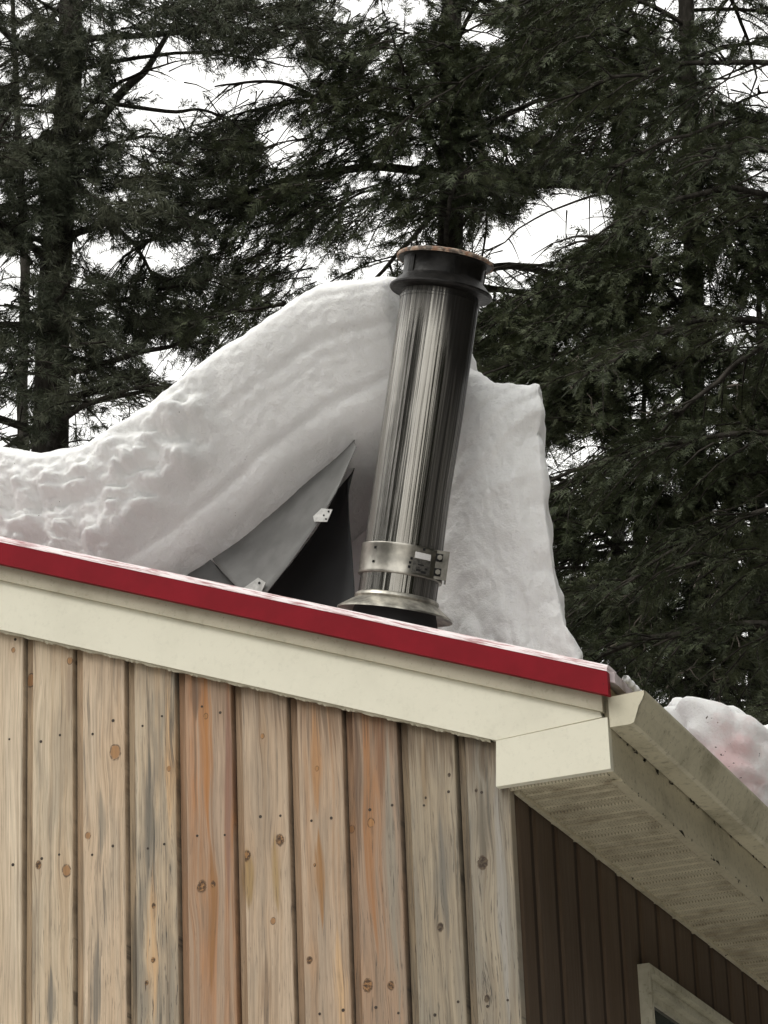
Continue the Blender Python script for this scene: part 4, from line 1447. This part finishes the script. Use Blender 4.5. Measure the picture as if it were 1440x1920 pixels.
def make_tree(name, label, trunk_px, Y, w_px, kind, hrange, nl, L, extra_limbs=(), droop=0.5, spread=1.0, zmin=9.0, dens=1.0, grp=None):
    """trunk_px: visible axis points (px, py) top to bottom; the stem runs on to the ground and up to the tip"""
    pts = [aty(px, py, Y) for px, py in trunk_px]
    pts = np.array(sorted(pts, key=lambda p: p[2]))
    d = (pts[-1] - pts[0]) / (pts[-1][2] - pts[0][2])
    low = pts[0] - d * pts[0][2]
    base = np.array([low[0], low[1], 0.0])
    H = hrange[1]
    full = [base] + list(pts) + [pts[-1] + d * 0.5 * (H - pts[-1][2]), pts[-1] + d * (H - pts[-1][2])]
    full = np.array(full)
    zs = np.linspace(0, H, 46)
    axis = np.stack([np.interp(zs, full[:, 2], full[:, k]) for k in range(3)], 1)
    scale = FPX / (pts.mean(0) - CAMP).dot(CAMR[2])
    rmid = w_px / 2 / scale
    zm = pts.mean(0)[2]
    rads = rmid * np.clip((H - zs) / (H - zm), 0.05, 2.2) ** 0.8
    root = empty(name, tuple(base))
    tag(root, label, 'tree', grp)
    ax2 = axis + np.stack([0.02 * vnoise(np.stack([zs * 0.9, zs * 0 + k * 7, zs * 0 + Y], 1)) for k in range(3)], 1)
    tubes_mesh('trunk', [(ax2, rads)], M_BARK, root, base, 14)
    O, Dd, Sz = [], [], []
    br = []
    for k in range(nl):
        h = hrange[0] + (hrange[2] - hrange[0]) * (k + rng.uniform(0, 1)) / nl
        az = k * 2.39996 + rng.uniform(-0.5, 0.5)
        fr = (H - h) / (H - hrange[0])
        ln = L * (0.45 + 0.55 * fr) * rng.uniform(0.7, 1.12)
        p0 = np.array([np.interp(h, zs, axis[:, c]) for c in range(3)])
        m_ = 12
        t = np.linspace(0, 1, m_)
        el0 = rng.uniform(0.05, 0.40)
        dirh = np.array([math.cos(az), math.sin(az), 0])
        sideh = np.array([-math.sin(az), math.cos(az), 0])
        wav = rng.uniform(-0.12, 0.12) * ln
        lim = p0 + t[:, None] * ln * dirh + (ln * (el0 * t - droop * t ** 2))[:, None] * np.array([0, 0, 1]) + (wav * np.sin(t * 3.0))[:, None] * sideh
        lim += rng.normal(0, 0.018, (m_, 3)) * t[:, None]
        r0 = rmid * rng.uniform(0.20, 0.34)
        br.append((lim, r0 * (1 - t) ** 0.8 + 0.004))
        nsec = int(ln * 10.5 * dens)
        for s in range(nsec):
            tt_ = rng.uniform(0.14, 1.0)
            q0 = np.array([np.interp(tt_, t, lim[:, c]) for c in range(3)])
            sg = 1 if s % 2 else -1
            l2 = ln * 0.34 * (1.12 - tt_ * 0.75) * rng.uniform(0.5, 1.2) * spread
            dd = dirh * rng.uniform(0.45, 1.0) + sideh * sg * rng.uniform(0.35, 1.0) + np.array([0, 0, rng.uniform(-0.25, 0.15)])
            dd /= np.linalg.norm(dd)
            tq = np.linspace(0, 1, 4)
            sec = q0 + tq[:, None] * l2 * dd + (-(0.25 + 0.4 * droop) * l2 * tq ** 2)[:, None] * np.array([0, 0, 1])
            br.append((sec, 0.0075 * (1 - tq) + 0.0025))
            ns = max(4, int(l2 * 34 * dens))
            u = rng.uniform(0.08, 1.0, ns)
            o_ = np.stack([np.interp(u, tq, sec[:, c]) for c in range(3)], 1)
            dv = dd + rng.normal(0, 0.45, (ns, 3)) + np.array([0, 0, -0.55 * droop])
            O.append(o_)
            Dd.append(dv)
            Sz.append(rng.uniform(0.08, 0.19, ns) if kind == 'hemlock' else rng.uniform(0.09, 0.16, ns))
    # limbs one can trace in the picture
    for (pl, yo, r0, fol) in extra_limbs:
        cp = np.array([aty(x, y_, Y + yo * i / max(1, len(pl) - 1)) for i, (x, y_) in enumerate(pl)])
        tt_ = np.linspace(0, len(cp) - 1, 5 * len(cp))
        lim = np.stack([np.interp(tt_, range(len(cp)), cp[:, c]) for c in range(3)], 1)
        lim[1:-1] = (lim[:-2] + lim[1:-1] + lim[2:]) / 3
        sd_ = rng.uniform(0, 50)
        lim += 0.035 * np.stack([vnoise(np.stack([tt_ * 1.3 + sd_, tt_ * 0 + q_ * 9, tt_ * 0], 1)) for q_ in range(3)], 1)
        rr = (r0 / scale) * (1 - 0.72 * tt_ / tt_[-1])
        ol = tubes_mesh('limb', [(lim, rr)], M_BARK, root, base, 7)
        ns = int(fol)
        for s in range(ns):
            f = rng.uniform(0.1, 1.0)
            q0 = np.array([np.interp(f * (len(lim) - 1), range(len(lim)), lim[:, c]) for c in range(3)])
            gdir = lim[min(len(lim) - 1, int(f * len(lim)) + 1)] - lim[max(0, int(f * len(lim)) - 1)]
            gdir /= np.linalg.norm(gdir) + 1e-9
            dd = gdir * 0.8 + rng.normal(0, 0.55, 3) + np.array([0, 0, -0.2])
            dd /= np.linalg.norm(dd)
            l2 = rng.uniform(0.25, 0.75)
            tq = np.linspace(0, 1, 4)
            sec = q0 + tq[:, None] * l2 * dd + (-0.3 * l2 * tq ** 2)[:, None] * np.array([0, 0, 1])
            br.append((sec, 0.006 * (1 - tq) + 0.002))
            u = rng.uniform(0.1, 1, 9)
            O.append(np.stack([np.interp(u, tq, sec[:, c]) for c in range(3)], 1))
            Dd.append(dd + rng.normal(0, 0.45, (9, 3)) + np.array([0, 0, -0.25]))
            Sz.append(rng.uniform(0.09, 0.17, 9))
    # heavier masses of foliage hanging in front of the stem
    for (cx, cy, rx, ry, n_, yo) in CLUMPS.get(label.split(',')[0].split(' rising')[0], ()):
        for s in range(n_):
            rr_ = math.sqrt(rng.uniform(0, 1))
            a = rng.uniform(0, 2 * math.pi)
            c = aty(cx + rx * rr_ * math.cos(a), cy + ry * rr_ * math.sin(a), Y + yo + rng.normal(0, 0.35))
            k0 = np.array([np.interp(c[2] + 0.15, zs, axis[:, q_]) for q_ in range(3)])
            dd = c - k0
            dd[2] = -0.25 * np.linalg.norm(dd[:2]) - 0.1
            dd = dd / (np.linalg.norm(dd) + 1e-6) + rng.normal(0, 0.35, 3)
            dd /= np.linalg.norm(dd)
            l2 = rng.uniform(0.3, 0.6)
            tq = np.linspace(0, 1, 4)
            sec = c + tq[:, None] * l2 * dd + (-0.3 * l2 * tq ** 2)[:, None] * np.array([0, 0, 1])
            br.append((sec, 0.006 * (1 - tq) + 0.002))
            u = rng.uniform(0.0, 1, 16)
            O.append(np.stack([np.interp(u, tq, sec[:, q_]) for q_ in range(3)], 1))
            Dd.append(dd + rng.normal(0, 0.5, (16, 3)) + np.array([0, 0, -0.3]))
            Sz.append(rng.uniform(0.08, 0.17, 16))
    O, Dd, Sz = np.concatenate(O), np.concatenate(Dd), np.concatenate(Sz)
    px, py = proj(O)
    vis = (px > -160) & (px < 1600) & (py > -160) & (py < np.where(px < 1000, 1000, 1420))
    keep = rng.uniform(0, 1, len(O)) < np.where(vis, gap_p(O), 0.12)
    O, Dd, Sz = O[keep], Dd[keep], Sz[keep] * min(1.1, (Y + 9.0) / 24.0)
    sprays_mesh('crown', O, Dd, Sz, kind, M_HEMLOCK if kind == 'hemlock' else M_PINE, root, base)
    # keep only the twigs that are not out in the open gaps
    mids = np.array([b[0][len(b[0]) // 2] for b in br])
    kp = rng.uniform(0, 1, len(br)) < np.maximum(gap_p(mids), np.array([0.35 if len(b[0]) > 6 else 0.12 for b in br]))
    o = tubes_mesh('branches', [b for b, k_ in zip(br, kp) if k_], M_BARK, root, base, 3)
    o['kind'] = 'stuff'
    return root, len(O)


tot = 0
specs_t = [
    ('pine_tree', 'large dark pine on the left, its thick trunk rising behind the snow sheet', [(93, 797), (102, 531), (128, 200), (136, 0)], 13.0, 56, 'pine', (8.0, 22.0, 17.5), 46, 3.0,
     [([(150, 262), (215, 185), (275, 130), (312, 72), (350, 5)], 0.5, 11, 26), ([(150, 75), (310, 70), (420, 55), (560, 42)], -0.6, 7, 40),
      ([(110, 760), (212, 717), (275, 684)], 0.3, 8, 12), ([(112, 705), (248, 673), (340, 636), (400, 628)], -0.2, 7, 22), ([(120, 180), (330, 205), (395, 212), (470, 240)], 0.4, 5, 16), ([(115, 470), (60, 440), (0, 420), (-60, 410)], -0.5, 7, 26)], 0.22, 1.0, 9.0, 1.0),
    ('pine_tree', 'slender pine stem left of the large pine at the left edge', [(40, 790), (46, 530), (30, 190), (26, 0)], 18.0, 15, 'pine', (9.0, 22.0, 20.0), 28, 2.4, [], 0.25, 1.0, 9.0, 0.8),
    ('hemlock_tree', 'tall dark hemlock rising straight behind the chimney cap', [(841, 470), (846, 250), (849, 0)], 14.0, 44, 'hemlock', (8.5, 22.0, 17.8), 70, 3.2,
     [([(850, 372), (905, 364), (975, 350), (1087, 346), (1200, 357), (1290, 372)], -0.4, 11, 30), ([(850, 292), (895, 262), (922, 251), (986, 270), (1057, 300), (1135, 338)], 0.3, 8, 26),
      ([(852, 285), (890, 262), (940, 222), (1010, 190), (1080, 180)], 0.4, 9, 20), ([(845, 500), (930, 503), (1065, 512), (1112, 498), (1160, 470)], -0.3, 9, 22),
      ([(838, 330), (700, 318), (560, 335), (443, 362), (399, 392), (337, 421), (283, 452), (230, 485)], -1.0, 9, 46), ([(838, 240), (640, 200), (560, 165), (470, 150), (400, 165)], -0.8, 6, 34), ([(838, 470), (832, 380), (845, 270)], -0.25, 10, 0)], 0.40, 1.0, 9.0, 1.0),
    ('hemlock_tree', 'broad hemlock filling the right side with drooping sprays', [(1310, 1200), (1300, 700), (1290, 200)], 12.0, 40, 'hemlock', (7.5, 22.0, 17.0), 70, 3.0,
     [([(1300, 1010), (1190, 1062), (1110, 992), (1035, 945)], -0.4, 9, 14), ([(1300, 1075), (1190, 1070), (1040, 1066)], -0.5, 8, 16), ([(1300, 560), (1220, 590), (1120, 600), (1010, 640)], -0.6, 8, 34)], 0.48, 1.0, 8.0, 1.1),
    ('hemlock_tree', 'shaggy hemlock reaching in over the right edge, nearest of the trees', [(1620, 1200), (1600, 700), (1590, 200)], 9.0, 60, 'hemlock', (5.5, 20.0, 14.0), 56, 3.0, [], 0.5, 1.0, 6.0, 1.3),
    ('hemlock_tree', 'farther hemlock hidden mostly by the tall hemlock behind the chimney', [(838, 600), (846, 300), (850, 0)], 19.0, 14, 'hemlock', (9.5, 23.0, 20.5), 50, 3.0, [], 0.42, 1.0, 9.0, 0.9),
    ('hemlock_tree', 'farther hemlock seen between the chimney and the right hemlock', [(1160, 900), (1162, 500), (1165, 0)], 19.0, 18, 'hemlock', (9.0, 23.0, 20.5), 54, 3.0, [], 0.42, 1.0, 9.0, 1.0),
    ('pine_tree', 'pine reaching in from beyond the left edge of the picture', [(-190, 800), (-180, 400), (-175, 0)], 12.0, 60, 'pine', (8.0, 21.0, 17.0), 40, 3.0, [], 0.25, 1.0, 9.0, 1.0),
    ('hemlock_tree', 'dense hemlock low behind the right end of the roof', [(1190, 1300), (1195, 1100)], 16.0, 36, 'hemlock', (7.0, 13.5, 12.0), 54, 2.6, [], 0.45, 1.0, 8.0, 1.2),
    ('hemlock_tree', 'low hemlock behind the lower right gutter', [(1420, 1300), (1422, 1100)], 15.0, 36, 'hemlock', (6.5, 14.0, 12.5), 54, 2.6, [], 0.45, 1.0, 8.0, 1.2),
]
for s_ in specs_t:
    r_, n_ = make_tree(*s_)
    tot += n_
print('sprays', tot)

# dead twigs hanging at the lower right, on the broad hemlock
hem = [o for o in bpy.data.objects if o.get('label', '').startswith('broad hemlock')][0]
hb = np.array(hem.location)
lst = []
for pl in ([(1140, 1218), (1185, 1180), (1215, 1150), (1248, 1126)], [(1300, 1105), (1330, 1050), (1335, 1010)], [(1360, 727), (1400, 722), (1445, 706)], [(1375, 760), (1390, 780), (1400, 805)], [(1215, 795), (1222, 762), (1240, 752)],
           [(1300, 985), (1330, 962), (1370, 955), (1440, 925)], [(1200, 1170), (1210, 1215), (1205, 1250)], [(1180, 1200), (1188, 1240), (1200, 1262)], [(1365, 1180), (1375, 1130), (1390, 1110)], [(1250, 1290), (1290, 1255), (1325, 1218)],
           [(1335, 1250), (1345, 1280), (1352, 1318)], [(1070, 730), (1078, 690), (1087, 660)], [(1110, 800), (1112, 770), (1104, 740)], [(1390, 1240), (1382, 1180), (1388, 1130)], [(1090, 1110), (1150, 1125), (1230, 1100)], [(1310, 1160), (1345, 1120), (1360, 1080)]):
    cp = np.array([aty(x, y_, 10.6 + 0.1 * i) for i, (x, y_) in enumerate(pl)])
    tt_ = np.linspace(0, len(cp) - 1, 10)
    lim = np.stack([np.interp(tt_, range(len(cp)), cp[:, c]) for c in range(3)], 1) + 0.008 * rng.normal(size=(10, 3))
    lst.append((lim, np.linspace(0.0085, 0.003, 10)))
    for k in range(3):
        p = lim[rng.integers(3, 9)]
        q_ = p + np.array([rng.uniform(-0.18, 0.18), rng.uniform(-0.1, 0.1), rng.uniform(-0.25, 0.05)])
        lst.append((np.array([p, (p + q_) / 2 + rng.normal(0, 0.01, 3), q_]), np.array([0.005, 0.004, 0.002])))
o = tubes_mesh('dead_twigs', lst, M_TWIG, hem, hb, 4)
o['kind'] = 'stuff'

# the wood the house stands in, beyond the frame on the right and behind the camera
VV, TT, off = [], [], 0
for k in range(190):
    if k < 130:
        a = rad(rng.uniform(-47, 75))           # from +x round to behind the camera on the right
        R_ = rng.uniform(14, 34)
    else:
        a = rad(rng.uniform(-178, -98))
        R_ = rng.uniform(24, 48)
    c = np.array([R_ * math.cos(a), R_ * math.sin(a), 0])
    px, py = proj(c + np.array([0, 0, 9.0]))
    if c @ CAMR[2] > 0 and -900 < px < 2000: continue
    h = rng.uniform(17, 24)
    m_ = 850
    z = rng.uniform(0.0, 1, m_) ** 1.1
    rr = (1 - z) ** 0.8 * rng.uniform(2.6, 3.6) * rng.uniform(0.25, 1.0, m_) ** 0.5
    an = rng.uniform(0, 2 * math.pi, m_)
    ctr = c + np.stack([rr * np.cos(an), rr * np.sin(an), z * h], 1)
    out = np.stack([np.cos(an), np.sin(an), -0.5 + 0 * an], 1)
    sd = np.stack([-np.sin(an), np.cos(an), rng.uniform(-0.4, 0.4, m_)], 1)
    sz = rng.uniform(0.35, 0.85, m_)[:, None]
    tri = np.stack([ctr - sd * sz * 0.6, ctr + sd * sz * 0.6, ctr + out * sz * 1.6], 1)
    VV.append(tri.reshape(-1, 3))
    TT.append(np.arange(3 * m_).reshape(-1, 3) + off)
    off += 3 * m_
    V_, T_ = tube_arrays(np.array([c, c + [0, 0, h * 0.5], c + [0, 0, h * 0.95]]), [0.22, 0.14, 0.02], 6)
    VV.append(V_)
    TT.append(T_ + off)
    off += len(V_)
tag(trimesh('surrounding_woods', np.concatenate(VV), np.concatenate(TT), M_WOODS), 'dark conifer woods standing around the house lot', 'woods', kind='stuff')
